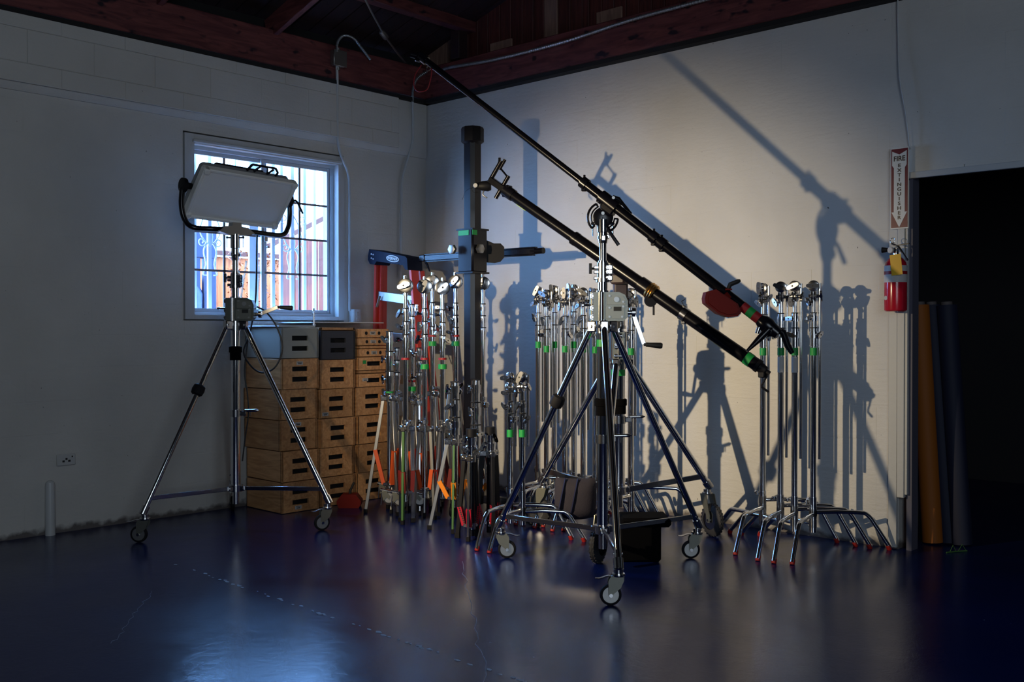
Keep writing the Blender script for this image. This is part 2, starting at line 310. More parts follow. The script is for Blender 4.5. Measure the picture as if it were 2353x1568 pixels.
# painted block walls: recessed mortar face behind, one object per block in front
def wall_blocks(parent, to3, u0, u1, z0, z1, holes, du=.406, dz=.2032, proud=.012, seed=1, uoff=0., j=.0018):
    rnd = random.Random(seed); cache = {}
    k = 0; z = 0.
    while z < z1-.01:
        ua = u0 - (du/2 if k % 2 else 0) + uoff
        while ua < u1:
            a, b = max(ua, u0), min(ua+du, u1); c, d = max(z, z0), min(z+dz, z1)
            rects = [(a, b, c, d)]
            for (h0, h1, g0, g1) in holes:
                new = []
                for (p, q, r, s_) in rects:
                    if q <= h0 or p >= h1 or s_ <= g0 or r >= g1: new.append((p, q, r, s_)); continue
                    if p < h0: new.append((p, h0, r, s_))
                    if q > h1: new.append((h1, q, r, s_))
                    pp, qq = max(p, h0), min(q, h1)
                    if r < g0: new.append((pp, qq, r, g0))
                    if s_ > g1: new.append((pp, qq, g1, s_))
                rects = new
            for (p, q, r, s_) in rects:
                if q-p < .03 or s_-r < .02: continue
                wu, wz = round(q-p, 3), round(s_-r, 3)
                if (wu, wz) not in cache:
                    hu, hz, pb = wu/2-j, wz/2-j, .0042
                    vs = []
                    for dd, sh in ((0, 0), (proud-.0026, 0), (proud, pb)):
                        for x, y in ((-1, -1), (1, -1), (1, 1), (-1, 1)): vs.append(to3(x*(hu-sh), y*(hz-sh), dd))
                    mbk = MB().add(vs, [(8, 9, 10, 11)]+[(4*l+i, 4*l+(i+1) % 4, 4*l+4+(i+1) % 4, 4*l+4+i) for l in (0, 1) for i in range(4)])
                    cache[(wu, wz)] = mbk.mesh('block', 'paint', 12)
                ob = bpy.data.objects.new('block', cache[(wu, wz)]); COL.objects.link(ob); ob.parent = parent
                ob.location = to3((p+q)/2, (r+s_)/2, rnd.uniform(-.0012, .0012))
            ua += du
        z += dz; k += 1
# left wall, inner face x = 0, window opening
WY0, WY1, WZ0, WZ1 = -2.205, -.845, 1.318, 2.605
mb = MB()
for (a, b, c, d) in ((-6.0, WY0, 0, WT), (WY1, .2, 0, WT), (WY0, WY1, 0, WZ0), (WY0, WY1, WZ1, WT)):
    mb.box((-.112, (a+b)/2, (c+d)/2), (.20, b-a, d-c))
wl = struct('wall_left', mb, 'paint', 'white painted concrete block wall with the window')
wall_blocks(wl, lambda u, z, d: V(d-.012, u, z), -4.06, 0, 0, 2.70, [(WY0, WY1, WZ0, WZ1)], seed=2)
wall_blocks(wl, lambda u, z, d: V(d+.020, u, z), -4.06, -.335, 2.727, WT, [], dz=.2032, seed=5, j=.0005)
part('bond_beam', MB().extrude([(-.02, 2.685), (.002, 2.685), (.030, 2.725), (.030, 3.138), (-.02, 3.138)], (0, -2.2, 0), (1, 0, 0), (0, 0, 1), 3.73).extrude([(-.02, 2.685), (.002, 2.685), (.012, 2.70), (.012, 3.138), (-.02, 3.138)], (0, -.17, 0), (1, 0, 0), (0, 0, 1), .34), 'paint', wl)
# right wall, inner face y = 0, doorway beyond x = 4.06
mb = MB()
for (a, b, c, d) in ((-.2, 3.985, 0, WT), (3.985, 9.0, 2.16, WT), (5.9, 9.0, 0, 2.16)):
    mb.box(((a+b)/2, .092+.02, (c+d)/2), (b-a, .20, d-c))
wr = struct('wall_right', mb, 'paint', 'white painted concrete block wall lit by the lamp')
wall_blocks(wr, lambda u, z, d: V(u, .012-d, z), 0, 3.93, 0, WT, [], seed=3, j=.0025)
wall_blocks(wr, lambda u, z, d: V(u, .012-d, z), 3.93, 5.4, 2.14, WT, [], seed=4)
# door jamb boards
mb = MB().box((3.957, -.006, 1.07), (.05, .02, 2.12), None, .003); struct('trim_1', mb, 'trim', 'pale vertical door casing board')
mb = MB().box((4.005, -.010, 1.21), (.042, .03, 1.82), None, .003).box((4.035, -.002, 1.21), (.012, .035, 1.78)); struct('trim_2', mb, 'trim', 'narrow vertical stop strip beside the dark doorway')
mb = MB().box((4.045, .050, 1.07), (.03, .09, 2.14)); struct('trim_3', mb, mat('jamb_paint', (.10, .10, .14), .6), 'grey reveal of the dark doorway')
mb = MB().box((4.95, -.004, 2.125), (1.92, .03, .035), None, .003); struct('trim_4', mb, 'trim', 'head strip above the dark doorway')
# dark room beyond the doorway and the unseen rest of the hall
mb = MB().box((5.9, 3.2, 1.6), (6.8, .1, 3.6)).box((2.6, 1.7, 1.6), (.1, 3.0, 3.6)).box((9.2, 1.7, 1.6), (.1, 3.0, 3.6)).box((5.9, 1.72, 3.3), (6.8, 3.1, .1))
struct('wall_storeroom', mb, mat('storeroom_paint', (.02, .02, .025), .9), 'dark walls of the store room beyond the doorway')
mb = MB().box((4.5, -8.1, 3.5), (9.8, .2, 7.2)); struct('wall_back', mb, mat('dim_paint', (.07, .07, .08), .9), 'painted wall behind the viewer')  # dimness put into the wall colour, keeps reflections in the chrome dark
mb = MB().box((9.1, -4, 3.5), (.2, 8.6, 7.2)); struct('wall_far', mb, mat('dim_paint_far', (.07, .07, .08), .9), 'painted wall to the right of the viewer')  # colour darkened likewise to dim what the chrome reflects
mb = MB().box((-.112, -7.1, 1.8), (.2, 2.2, 3.6)); struct('wall_left_return', mb, 'paint', 'painted wall left of the frame')

# roof: beams on the walls, gable boarding, rafters, purlin, roof planks
bz0, bz1 = WT+.012, 3.43
struct('trim_5', MB().box((-.09, -2.9, WT+.004), (.30, 6.2, .03)).box((4.4, .09, WT+.004), (9.2, .30, .03)), 'seam', 'dark gap between the block walls and the beams')
struct('beam_left', MB().box((-.02, -2.95, (bz0+bz1)/2+.005), (.13, 6.1, bz1-bz0-.02), None, .006), 'beamy', 'dark red stained timber plate on the left wall')
struct('beam_right', MB().box((4.5, .02, (bz0+bz1)/2+.005), (9.2, .13, bz1-bz0-.02), None, .006), 'beam', 'dark red stained timber plate on the right wall')
gw = thing('wall_gable', 'vertical dark red boards above the right wall', 'wall', (0, 0, 0), kind='structure')
part('backing', MB().box((4.4, .16, 5.2), (9.6, .03, 3.8)), 'seam', gw)
rb = random.Random(11)
xs_b = [at(q, 60, 1, .095).x for q in (930, 982, 1008, 1030, 1048, 1078, 1100, 1124, 1150, 1176, 1202, 1228, 1252, 1283, 1312, 1340, 1356, 1384, 1412, 1440, 1470, 1500, 1530, 1562, 1596, 1632, 1670, 1710)]
for q, (a, b) in enumerate(zip(xs_b[:-1], xs_b[1:])):
    mid = (a+b)/2; bare = q in (1, 3, 12); low_ = 3.42; top = 3.50+.25*mid+.9
    if q in (1, 2, 3): part('board', MB().box((mid, .09, 3.56), (b-a-.006, .02, .28), None, .003), 'bare', gw); low_ = 3.705
    part('board', MB().box((mid, .095+rb.uniform(-.004, .004), (low_+top)/2), (b-a-.006, .02, top-low_), None, .003), 'bare' if q == 12 else 'board', gw)
for (p0, p1) in (((1128, 122), (1177, 88)), ((1372, 62), (1430, 14))):
    a, b = at(p0[0], p0[1], 1, .08), at(p1[0], p1[1], 1, .08); part('patch_board', MB().box(((a.x+b.x)/2, .078, (a.z+b.z)/2), (b.x-a.x, .018, b.z-a.z), None, .003), 'bare', gw)
struct('trim_6', MB().box((-.17, -3.9, 3.55), (.05, 8.6, .6)), 'seam', 'dark gap above the left beam')
# roof planks rise away from the left wall
rf = thing('ceiling', 'dark stained sloping roof planks', 'ceiling', (0, 0, 0), kind='structure')
sl = .30
for i in range(24):
    y0 = .2-.16*i-.16
    a, b = V(-.25, y0+.08, 3.60-.25*sl+rb.uniform(-.003, .003)), V(5.2, y0+.08, 3.60+5.2*sl)
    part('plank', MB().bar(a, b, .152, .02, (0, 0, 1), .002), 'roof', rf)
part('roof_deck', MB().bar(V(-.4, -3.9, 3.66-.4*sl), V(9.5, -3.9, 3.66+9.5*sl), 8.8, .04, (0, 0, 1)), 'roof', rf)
for i, y in enumerate((-1.50, -2.40, -3.3)):
    struct('rafter', MB().bar(V(-.05, y, 3.44), V(4.8, y, 3.44+4.85*sl), .045, .15, (0, 0, 1), .003), 'beam', ('roof rafter nearest the corner', 'second roof rafter from the corner', 'third roof rafter from the corner')[i])
struct('purlin', MB().box((.46, -1.95, 3.73), (.09, 4.2, .14), None, .005), 'beamy', 'dark timber purlin running to the gable above the corner')
struct('post_gable', MB().box((.40, .0, 3.62), (.10, .10, .36), None, .005), 'roof', 'short dark timber post at the end of the purlin')

# window
wn = thing('window_1', 'white sliding window with grid bars on the left wall', 'window', (0, 0, 0), kind='structure')
tb = MB()
for (a, b, c, d) in ((WY0+.008, -2.125, WZ0+.01, WZ1-.012), (-.905, WY1-.004, WZ0+.01, WZ1-.012), (-2.125, -.905, 2.525, WZ1-.012), (-2.125, -.905, WZ0+.01, 1.356)):
    tb.box((-.052, (a+b)/2, (c+d)/2), (.10, b-a-.001, d-c))
part('window_casing', tb, 'trim', wn)
part('window_backing', MB().box((-.15, (WY0+WY1)/2, WZ0+.01), (.10, WY1-WY0, .04)).box((-.15, (WY0+WY1)/2, WZ1-.03), (.10, WY1-WY0, .10)).box((-.15, WY0+.03, (WZ0+WZ1)/2-.02), (.098, .10, WZ1-WZ0-.10)).box((-.15, WY1-.022, (WZ0+WZ1)/2-.02), (.098, .07, WZ1-WZ0-.10)), 'trim', wn)
part('window_head_lip', MB().box((.006, (WY0+WY1)/2+.02, 2.545), (.026, 1.27, .022), None, .005), 'trim', wn)
gy0, gy1, gz0, gz1, gx = -2.125, -.905, 1.356, 2.525, -.095
part('window_frame', MB().box((gx, (gy0+gy1)/2, gz0+.012), (.07, gy1-gy0, .024)).box((gx, (gy0+gy1)/2, gz1-.012), (.07, gy1-gy0, .024)).box((gx, gy0+.01, (gz0+gz1)/2), (.07, .02, gz1-gz0-.049)).box((gx, gy1-.014, (gz0+gz1)/2), (.07, .028, gz1-gz0-.049)), 'alu', wn)
midy = at(605, 500, 0, gx).y
for si, (a, b, xx) in enumerate(((gy0+.02, midy+.03, gx-.012), (midy-.03, gy1-.028, gx+.012))):
    sh = MB(); c, d = gz0+.024, gz1-.024; tk = .026
    for (p, q, r, s_) in ((a, a+tk, c, d), (b-tk, b, c, d), (a+tk+.0004, b-tk-.0004, c, c+tk), (a+tk+.0004, b-tk-.0004, d-tk, d)): sh.box((xx, (p+q)/2, (r+s_)/2), (.02, q-p, s_-r), None, .002)
    so = part('sash', sh, 'alu', wn)
    part('pane', MB().box((xx, (a+b)/2, (c+d)/2), (.004, b-a-.03, d-c-.03)), 'glass', so)
    vm = at((515, 688)[si], 560, 0, xx).y
    part('grid_bar', MB().box((xx, vm, (c+d)/2), (.009, .017, d-c-.03)), 'muntin', so)
    for k in (1, 2, 3): part('grid_bar', MB().box((xx, (a+b)/2, c+tk+(d-c-2*tk)*k/4), (.009, b-a-.03, .015)), 'muntin', so)
part('latch', MB().box((gx+.03, midy, 1.93), (.02, .03, .06), None, .004).tube(V(gx+.03, midy+.01, 1.86), V(gx+.05, midy+.01, 1.86), .008), 'dull', wn)

# ---- outside the window
struct('ground_yard', MB().box((-6.6, 1.0, .45), (12.6, 16, .1)), 'stucco', 'pale concrete yard outside the window')
XG = -.30
gr = thing('security_grille', 'white wrought iron grille of upright bars with scrollwork outside the window', 'grille', (0, 0, 0))
for px, wd in ((446, .03), (481, .028), (540, .012), (582, .075), (627, .028), (646, .024), (671, .03), (699, .026), (722, .024), (752, .06)):
    y = at(px, 640, 0, XG).y; part('bar', MB().box((XG, y, 1.95), (.02, wd, 1.7)), 'barw', gr)
for z in (1.12, 2.78): part('rail', MB().box((XG-.012, -1.35, z), (.02, 1.5, .03)).box((XG+.045, -2.08, z), (.10, .03, .03)).box((XG+.045, -.62, z), (.10, .03, .03)), 'barw', gr)
def spiral(c, r, a0, turns, sgn, n=18):
    return [V(c[0], c[1]+sgn*r*(1-.75*i/n)*math.cos(a0+turns*2*PI*i/n), c[2]+r*(1-.75*i/n)*math.sin(a0+turns*2*PI*i/n)) for i in range(n+1)]
for px in (481, 671):
    y = at(px, 560, 0, XG).y; zc = 1.93
    for sg in (-1, 1):
        sc = MB().path(smooth([V(XG+.01, y, zc+.22), V(XG+.01, y+sg*.05, zc+.14), V(XG+.01, y+sg*.08, zc+.03), V(XG+.01, y+sg*.03, zc-.05)], 4)+spiral((XG+.01, y+sg*.065, zc-.04), .035, PI, 1.2, sg), .005, 6)
        sc.path(smooth([V(XG+.01, y, zc-.02), V(XG+.01, y+sg*.05, zc-.1), V(XG+.01, y+sg*.035, zc-.2), V(XG+.01, y+sg*.055, zc-.27), V(XG+.01, y+sg*.03, zc-.28)], 5), .006, 6)
        sc.path(spiral((XG+.01, y+sg*.08, zc+.18), .04, -PI/2, 1.1, sg), .004, 6)
        part('scroll', sc, 'barw', gr)
    part('leaf_cast', MB().ball((XG+.01, y, zc), .03, (.3, .8, 2.6)), 'barw', gr)
# fence of upright boards
fn = thing('board_fence', 'sunlit cedar board fence across the yard', 'fence', (-3.6, 0, .5))
rb2 = random.Random(5)
ya, yb = -.9, 1.4; y = ya
while y < yb:
    part('fence_board', MB().box((rb2.uniform(-.006, .006), y+.07, .78+rb2.uniform(-.004, .004)), (.02, .134, 1.56), None, .003), 'fence', fn); y += .14
part('cap_rail', MB().box((.02, .25, 1.60), (.07, 2.4, .05)), 'eave', fn)
# reddish board shed
sd = thing('board_shed', 'weathered reddish brown board shed seen through the right sash', 'shed', (-2.9, 0, .5))
y = at(648, 600, 0, -2.9).y
z1 = at(700, 548, 0, -2.9).z-.5
while y < 1.55:
    part('shed_board', MB().box((rb2.uniform(-.008, .008), y+.08, z1/2), (.02, .154, z1), None, .003), 'shed', sd); y += .16
e0, e1 = at(612, 566, 0, -2.7), at(748, 498, 0, -2.7)
part('eave_board', MB().bar(e0-V(-2.9, 0, .5), e1-V(-2.9, 0, .5), .05, .11, (1, 0, 0)), 'eave', sd, 'grey sloping eave timber')
part('shed_post', MB().box(((e1.x+2.9), 1.3, 1.1), (.06, .06, 2.2)), 'shed', sd)
# upright blue slotted object of unknown use, seen through the left sash
a = at(467, 640, 0, -2.2); zt = at(467, 530, 0, -2.2).z
bt = thing('blue_upright', 'upright blue object with a slot behind the left sash', 'upright', (-2.2, a.y, .5))
part('upright_board', MB().box((0, -.105, (zt-.5)/2), (.05, .13, zt-.5), None, .008), 'tarp', bt)
part('upright_board', MB().box((0, .06, (zt-.5)/2), (.05, .13, zt-.5), None, .008), 'tarp', bt)
part('upright_head', MB().box((0, -.02, zt-.62), (.06, .30, .28), None, .01), 'tarp', bt)
a = at(446, 690, 0, -2.3)
solo('blue_bin', MB().lathe((a.x, a.y-.10, .5), (a.x, a.y-.10, 1.78), [(0, .15), (.85, .17), (.95, .12), (1, .05)], 14), 'tarp', 'rounded blue bin at the lower left of the window view', 'bin')
# dry shrub against the fence
shb = thing('dry_shrub', 'dry yellow green shrub climbing in front of the cedar fence', 'shrub', (-3.2, 0, .5))
sy = at(605, 650, 0, -3.2).y; lf = MB(); rl = random.Random(8)
for i in range(900):
    h = rl.uniform(.35, 1.62); c = V(rl.uniform(-.12, .12), sy+rl.uniform(-.42, .42)*(1.15-.3*h/1.6), h); d = V(rl.uniform(-1, 1), rl.uniform(-1, 1), rl.uniform(-.6, 1)).normalized(); a_, b_, _ = frame(d)
    L_ = rl.uniform(.03, .07); lf.add([c, c+d*L_*.5+a_*.012, c+d*L_, c+d*L_*.5-a_*.012], [(0, 1, 2, 3)])
part('leaves', lf, 'leaf', shb)['kind'] = 'stuff'
st = MB()
for i in range(7): yy = sy+rl.uniform(-.3, .3); st.path([V(0, yy, 0), V(rl.uniform(-.05, .05), yy+rl.uniform(-.1, .1), .7), V(0, yy+rl.uniform(-.15, .15), 1.5)], .012, 6)
part('stems', st, 'bark', shb)
#@@WALLFIT
# ================================================================== WALL FITTINGS
def conduit(name, px_pts, x, r, m, label, ribs=False, ax=0):
    pts = smooth([at(p[0], p[1], ax, p[2] if len(p) > 2 else x) for p in px_pts], 7)
    mb = MB().path(pts, r, 8)
    if ribs:
        tot = 0; last = pts[0]
        for i in range(len(pts)-1):
            seg = pts[i+1]-pts[i]; n = max(1, int(seg.length/.014))
            for j in range(n): c = pts[i]+seg*(j/n); d = seg.normalized()*.003; mb.lathe(c-d, c+d, [(0, r*.98), (.5, r*1.22), (1, r*.98)], 8, False)
    return solo(name, mb, m, label, 'conduit')
jx = .075
jb_ = at(775, 136, 0, .06)
bx = thing('junction_box', 'square metal junction box on the dark beam above the window', 'electrical box', (.07, jb_.y, jb_.z))
part('box_body', MB().box((0, 0, 0), (.05, .115, .115), None, .006), 'dull', bx)
part('cover', MB().box((.028, 0, 0), (.006, .122, .122), None, .003), 'dull', bx)
part('connector', MB().tube((0, 0, -.06), (0, 0, -.085), .016).tube((0, 0, .06), (0, 0, .08), .016), 'dull', bx)
conduit('wall_conduit', [(774, 152, .07), (775, 190, .055), (775, 240, .048), (776, 318, .046), (784, 358, .03), (799, 396), (803, 440), (803, 560), (803, 715)], .018, .0105, 'pipe', 'white painted conduit dropping beside the window to the outlet box')
conduit('wall_conduit', [(948, 232, .05), (949, 300, .022), (946, 335, .020), (932, 382), (924, 420), (922, 520), (921, 640)], .015, .0105, 'pipe', 'white painted conduit dropping near the corner to behind the ladder')
conduit('flexible_conduit', [(774, 118), (776, 96), (790, 82), (812, 88), (832, 112), (851, 137)], .10, .0095, 'flex', 'ribbed metal flex looping up from the junction box', True)
conduit('flexible_conduit', [(948, 234, .05), (949, 205), (958, 182), (980, 166), (1012, 157), (1035, 153)], .06, .0105, 'flex', 'short ribbed metal flex bending onto the beam in the corner', True)
pts = smooth([at(1010, 163, 1, -.02), at(1040, 154, 1, -.075), at(1140, 136, 1, -.085), at(1290, 98, 1, -.085), at(1450, 46, 1, -.085), at(1640, -6, 1, -.085), at(1800, -50, 1, -.085)], 8)
mb = MB().path(pts, .012, 8)
for i in range(len(pts)-1):
    seg = pts[i+1]-pts[i]; n = max(1, int(seg.length/.02))
    for j in range(n): c = pts[i]+seg*(j/n); d = seg.normalized()*.004; mb.lathe(c-d, c+d, [(0, .012), (.5, .0142), (1, .012)], 8, False)
solo('flexible_conduit', mb, 'flex', 'long ribbed metal flex running along the right beam', 'conduit')
ob = at(815, 728, 0, .03)
ox = thing('outlet_box', 'white outlet box at the foot of the window conduit', 'electrical box', (.03, ob.y, ob.z))
part('box_body', MB().box((0, 0, 0), (.055, .075, .115), None, .006), 'pipe', ox)
part('cover', MB().box((.03, .004, 0), (.006, .07, .11), None, .002).box((.034, .004, .022), (.004, .026, .03), None, .002).box((.034, .004, -.022), (.004, .026, .03), None, .002), 'trim', ox)
ob = at(152, 1057, 0, .006)
ox = thing('wall_outlet', 'painted over outlet plate low on the left wall', 'outlet', (.004, ob.y, ob.z))
part('plate', MB().box((0, 0, 0), (.012, .115, .07), None, .004), 'trim', ox)
part('socket', MB().box((.006, 0, .005), (.004, .012, .012)).box((.006, -.018, -.008), (.004, .014, .012)).box((.006, .018, -.008), (.004, .014, .012)).box((.006, .036, .018), (.004, .008, .008)), 'ink', ox)
a, b = at(115, 1105, 0, .02), at(112, 1226, 0, .02)
solo('stub_pipe', MB().lathe((.02, a.y, 0.0), (.02, a.y, a.z), [(0, .03), (.9, .028), (.97, .024), (1, .012)], 12), 'pipe', 'short capped white pipe rising from the floor at the left wall', 'pipe')
mb = MB().path(smooth([at(825, -30, 1, -1.25), at(882, 80, 1, -.70), at(941, 156, 1, -.15)], 2), .008, 6); p = at(882, 80, 1, -.70); q = at(941, 156, 1, -.15)
mb2 = MB().lathe(p-(q-p)*.10, p+(q-p)*.10, [(0, .012), (.15, .024), (.85, .024), (1, .012)], 8)
tr_ = thing('tie_rod', 'dark steel tie rod with a turnbuckle slanting up from the corner', 'rod'); part('rod', mb, 'dull', tr_); part('turnbuckle', mb2, 'dull', tr_)
part('eye_plate', MB().box(q, (.05, .03, .05), None, .004), 'dull', tr_)
solo('wall_cable', MB().path(smooth([at(2063, -5, 1, -.012), at(2064, 90, 1, -.012), at(2068, 180, 1, -.02), at(2082, 262, 1, -.02), at(2090, 330, 1, -.012), at(2092, 342, 1, -.012)], 6), .0035, 6), 'pipe', 'thin painted cable hanging down to the fire extinguisher sign', 'cable')

# fire extinguisher sign
tl, br = at(2050, 341, 1, -.012), at(2091, 527, 1, -.012)
sg = thing('fire_extinguisher_sign', 'tall narrow sign reading FIRE EXTINGUISHER above the extinguisher', 'sign', ((tl.x+br.x)/2, -.032, (tl.z+br.z)/2))
part('plate', MB().box((0, 0, 0), (.104, .004, .462), None, .0015), 'signw', sg)
part('red_field', MB().box((0, -.0027, .0), (.094, .0016, .446)), 'signr', sg)
part('white_arrow', MB().extrude([(-.037, .195), (-.047+.006, .21), (-.0, .19), (.041, .21), (.041, .13), (.031, .115), (.031, -.135), (.044, -.135), (0, -.222), (-.044, -.135), (-.031, -.135), (-.031, .115), (-.041, .13), (-.041, .21)][1:], (0, -.0042, 0), (1, 0, 0), (0, 0, 1), .0016), 'signw', sg)
def text(body, size, loc, parent, m, sx=1., rot=(PI/2, 0, 0), name='lettering', ext=.0006):
    c = bpy.data.curves.new(name, 'FONT'); c.body = body; c.size = size; c.align_x = 'CENTER'; c.align_y = 'CENTER'; c.extrude = ext; c.offset = size*.018; c.resolution_u = 3
    c.materials.append(M[m]); tmp = bpy.data.objects.new('tmp_text', c); me = bpy.data.meshes.new_from_object(tmp); bpy.data.objects.remove(tmp); me.name = name
    o = bpy.data.objects.new(name, me); COL.objects.link(o); o.parent = parent; o.location = loc; o.rotation_euler = rot; o.scale = (sx, 1, 1); return o
text('FIRE', .040, (0, -.0058, .166), sg, 'signk', .92)
for i, ch in enumerate('EXTINGUISHER'): text(ch, .0275, (0, -.0058, .127-i*.0268), sg, 'signk', 1.2)

# fire extinguisher
c = at(2058, 650, 1, -.085); ex, ez = c.x, zat(716, c.x, -.085); et = zat(588, c.x, -.085)
fx = thing('fire_extinguisher', 'red fire extinguisher with yellow tag hung beside the doorway', 'fire extinguisher', (ex, -.085, ez)); H = et-ez
part('cylinder', MB().lathe((0, 0, 0), (0, 0, H), [(0, .052), (.02, .060), (.04, .061), (.80, .061), (.88, .055), (.95, .038), (1, .018)], 24), 'extr', fx)
part('label_band', MB().lathe((0, 0, H*.52), (0, 0, H*.82), [(0, .0615), (.45, .0615), (.45, .0618), (1, .0618)], 24, False), 'sticker', fx)
part('red_band', MB().lathe((0, 0, H*.66), (0, 0, H*.72), [(0, .0622), (1, .0622)], 24, False), 'redtape', fx)
part('round_sticker', MB().lathe((-.035, -.0505, H*.24), (-.0355, -.0515, H*.24), [(0, .013), (1, .013)], 8), 'sticker', fx)
part('valve', MB().tube((0, 0, H), (0, 0, H+.035), .016).box((0, -.005, H+.03), (.03, .03, .03), None, .004), 'steel', fx)
part('gauge', MB().lathe((-.012, -.03, H+.03), (-.016, -.045, H+.03), [(0, .017), (.8, .018), (1, .015)], 16), 'sticker', fx)
part('nozzle', MB().lathe((-.01, 0, H+.035), (-.075, -.01, H+.035), [(0, .008), (.5, .011), (1, .017)], 12), 'blackm', fx)
part('carry_handle', MB().bar((0, -.01, H+.055), (.075, .0, H+.065), .016, .006), 'steel', fx)
part('squeeze_lever', MB().path([V(-.02, -.01, H+.07), V(.02, -.012, H+.05), V(.075, -.02, H-.03)], .006, 8), 'steel', fx)
part('pull_ring', MB().path(arc((-.01, -.02, H+.085), .014, 0, 2*PI*.98, (1, 0, 0), (0, .3, 1), 14), .002, 6), 'steel', fx)
part('paper_tag', MB().box((.03, -.068, H-.055), (.062, .002, .115), Matrix.Rotation(rad(-6), 3, 'Y')), 'tagy', fx)
part('wall_bracket', MB().box((0, .05, H*.86), (.04, .05, .06), None, .004), 'steel', fx)

# step ladder, folded, leaning in the corner
lx, ly = .30, -.56
ld = thing('step_ladder', 'red folded step ladder with navy top cap leaning in the corner', 'ladder', (0, 0, 0))
def P(px, py, dy=0.): return at(px, py, 1, -.62+dy)
topz = P(905, 585).z
tL, tR = P(871, 600), P(950, 612); bL = V(tL.x-.02, tL.y-.02, 0); bR = V(tR.x+.16, tR.y+.05, 0)
bL = V(P(868, 900).x, -.66, 0)
for a, b, s in ((tL, bL, 1), (tR, bR, -1)):
    ax_ = (tR-tL).normalized()
    part('side_rail', MB().bar(a, b, .075, .028, ax_, .003).bar(a+ax_*.012*s+V(0, -.0, 0), b+ax_*.012*s, .012, .045, ax_), 'ladder', ld)
for a, b in ((tL+V(-.04, .09, -.03), bL+V(-.05, .12, 0)), (tR+V(-.01, .09, -.03), bR+V(.02, .12, 0))):
    part('rear_rail', MB().bar(a, b, .045, .022, (tR-tL).normalized(), .003), 'ladder', ld)
for py in (678, 770, 866, 962, 1055):
    z = zat(py, (tL.x+tR.x)/2, -.62); t = (tL.z-z)/tL.z; a, b = tL.lerp(bL, t), tR.lerp(bR, t)
    stp = part('step', MB().bar(a, b, .07, .032, (0, 1, 0), .003), 'dull', ld)
    part('step_brace', MB().bar(a+(b-a)*.04+V(0, -.03, -.09), a+(b-a)*.14+V(0, -.035, 0), .02, .004).bar(b+(a-b)*.04+V(0, -.03, -.09), b+(a-b)*.14+V(0, -.035, 0), .02, .004), 'dull', ld)
ax_ = (tR-tL).normalized(); az_ = V(0, 0, 1); wL = (tR-tL).length; mdp = (tL+tR)/2
o2 = [(-wL/2-.045, .03), (-wL/2-.03, .085), (wL/2-.01, .07), (wL/2+.012, .055), (wL/2+.02, -.03), (wL/2-.01, -.03), (wL/2-.035, 0), (-wL/2+.06, .0), (-wL/2+.035, -.03), (-wL/2-.02, -.03), (-wL/2-.045, .0)]
part('top_cap', MB().extrude(o2, mdp, ax_, az_, .15), 'cap', ld, 'navy plastic top cap with an oval maker badge')
nrm = ax_.cross(az_).normalized(); nrm = nrm if nrm.y < 0 else -nrm
cc = mdp+nrm*.077+ax_*.052+az_*.038
ring = MB().extrude([(.074*math.cos(q), .025*math.sin(q)) for q in [2*PI*i/24 for i in range(24)]], cc, ax_, az_, .003)
part('badge', ring, 'sticker', ld)
part('badge_field', MB().extrude([(.066*math.cos(q), .019*math.sin(q)) for q in [2*PI*i/24 for i in range(24)]], cc+nrm*.0012, ax_, az_, .003), 'ink', ld)
text('WERNER', .028, cc+nrm*.0034, ld, 'sticker', 1.05, Matrix((ax_, az_, ax_.cross(az_))).transposed().to_euler())
part('rivet', MB().tube(mdp-ax_*(wL/2+.0)+nrm*.074+az_*.05, mdp-ax_*(wL/2+.0)+nrm*.079+az_*.05, .006, n=8).tube(mdp-ax_*(wL/2-.022)+nrm*.074+az_*.048, mdp-ax_*(wL/2-.022)+nrm*.079+az_*.048, .006, n=8).tube(mdp-ax_*(wL/2)+nrm*.074+az_*.018, mdp-ax_*(wL/2)+nrm*.079+az_*.018, .006, n=8).tube(mdp-ax_*(wL/2-.022)+nrm*.074+az_*.014, mdp-ax_*(wL/2-.022)+nrm*.079+az_*.014, .006, n=8), 'sticker', ld)

# paper rolls in the doorway
for nm, pb, pt, r, m, lab in (
    ('paper_roll', (2143, 1262), (2112, 702), .058, 'rollo', 'orange paper roll leaning just inside the dark doorway'),
    ('paper_roll', (2098, 1256), (2104, 1000), .026, 'rollw', 'thin grey paper roll standing against the door reveal'),
    ('paper_roll', (2180, 1262), (2140, 702), .055, 'rollb', 'navy paper roll leaning beside the orange roll'),
    ('paper_roll', (2210, 1262), (2175, 702), .06, 'rollb', 'second navy paper roll farther into the dark doorway')):
    a = at(*pb, 2, .0); yy_ = .30+(.06 if m == 'rollb' else 0); a = V(at(pb[0], 1255, 1, yy_).x, yy_, .004+r*.06); b = at(pt[0], pt[1], 1, yy_+.03)
    ro = thing(nm, lab, 'paper roll', (0, 0, 0))
    part('paper', MB().tube(a, b, r, n=18), m, ro); d = (b-a).normalized(); part('core', MB().tube(b-d*.01, b+d*.02, r*.55, n=14), 'rollw', ro)
a = at(2175, 1272, 2); b = at(2222, 1268, 2)
solo('green_strap', MB().path(smooth([a+V(0, 0, .004), a.lerp(b, .4)+V(0, .01, .004), b+V(0, 0, .004)], 5), .004, 6).path([a.lerp(b, .1)+V(0, .02, .003), a.lerp(b, .25)+V(0, .02, .04), a.lerp(b, .4)+V(0, .02, .003)], .002, 5).path([a.lerp(b, .5)+V(0, .02, .003), a.lerp(b, .7)+V(0, .02, .04), a.lerp(b, .9)+V(0, .02, .003)], .002, 5), 'gleg', 'thin green strap lying on the floor by the paper rolls', 'strap')

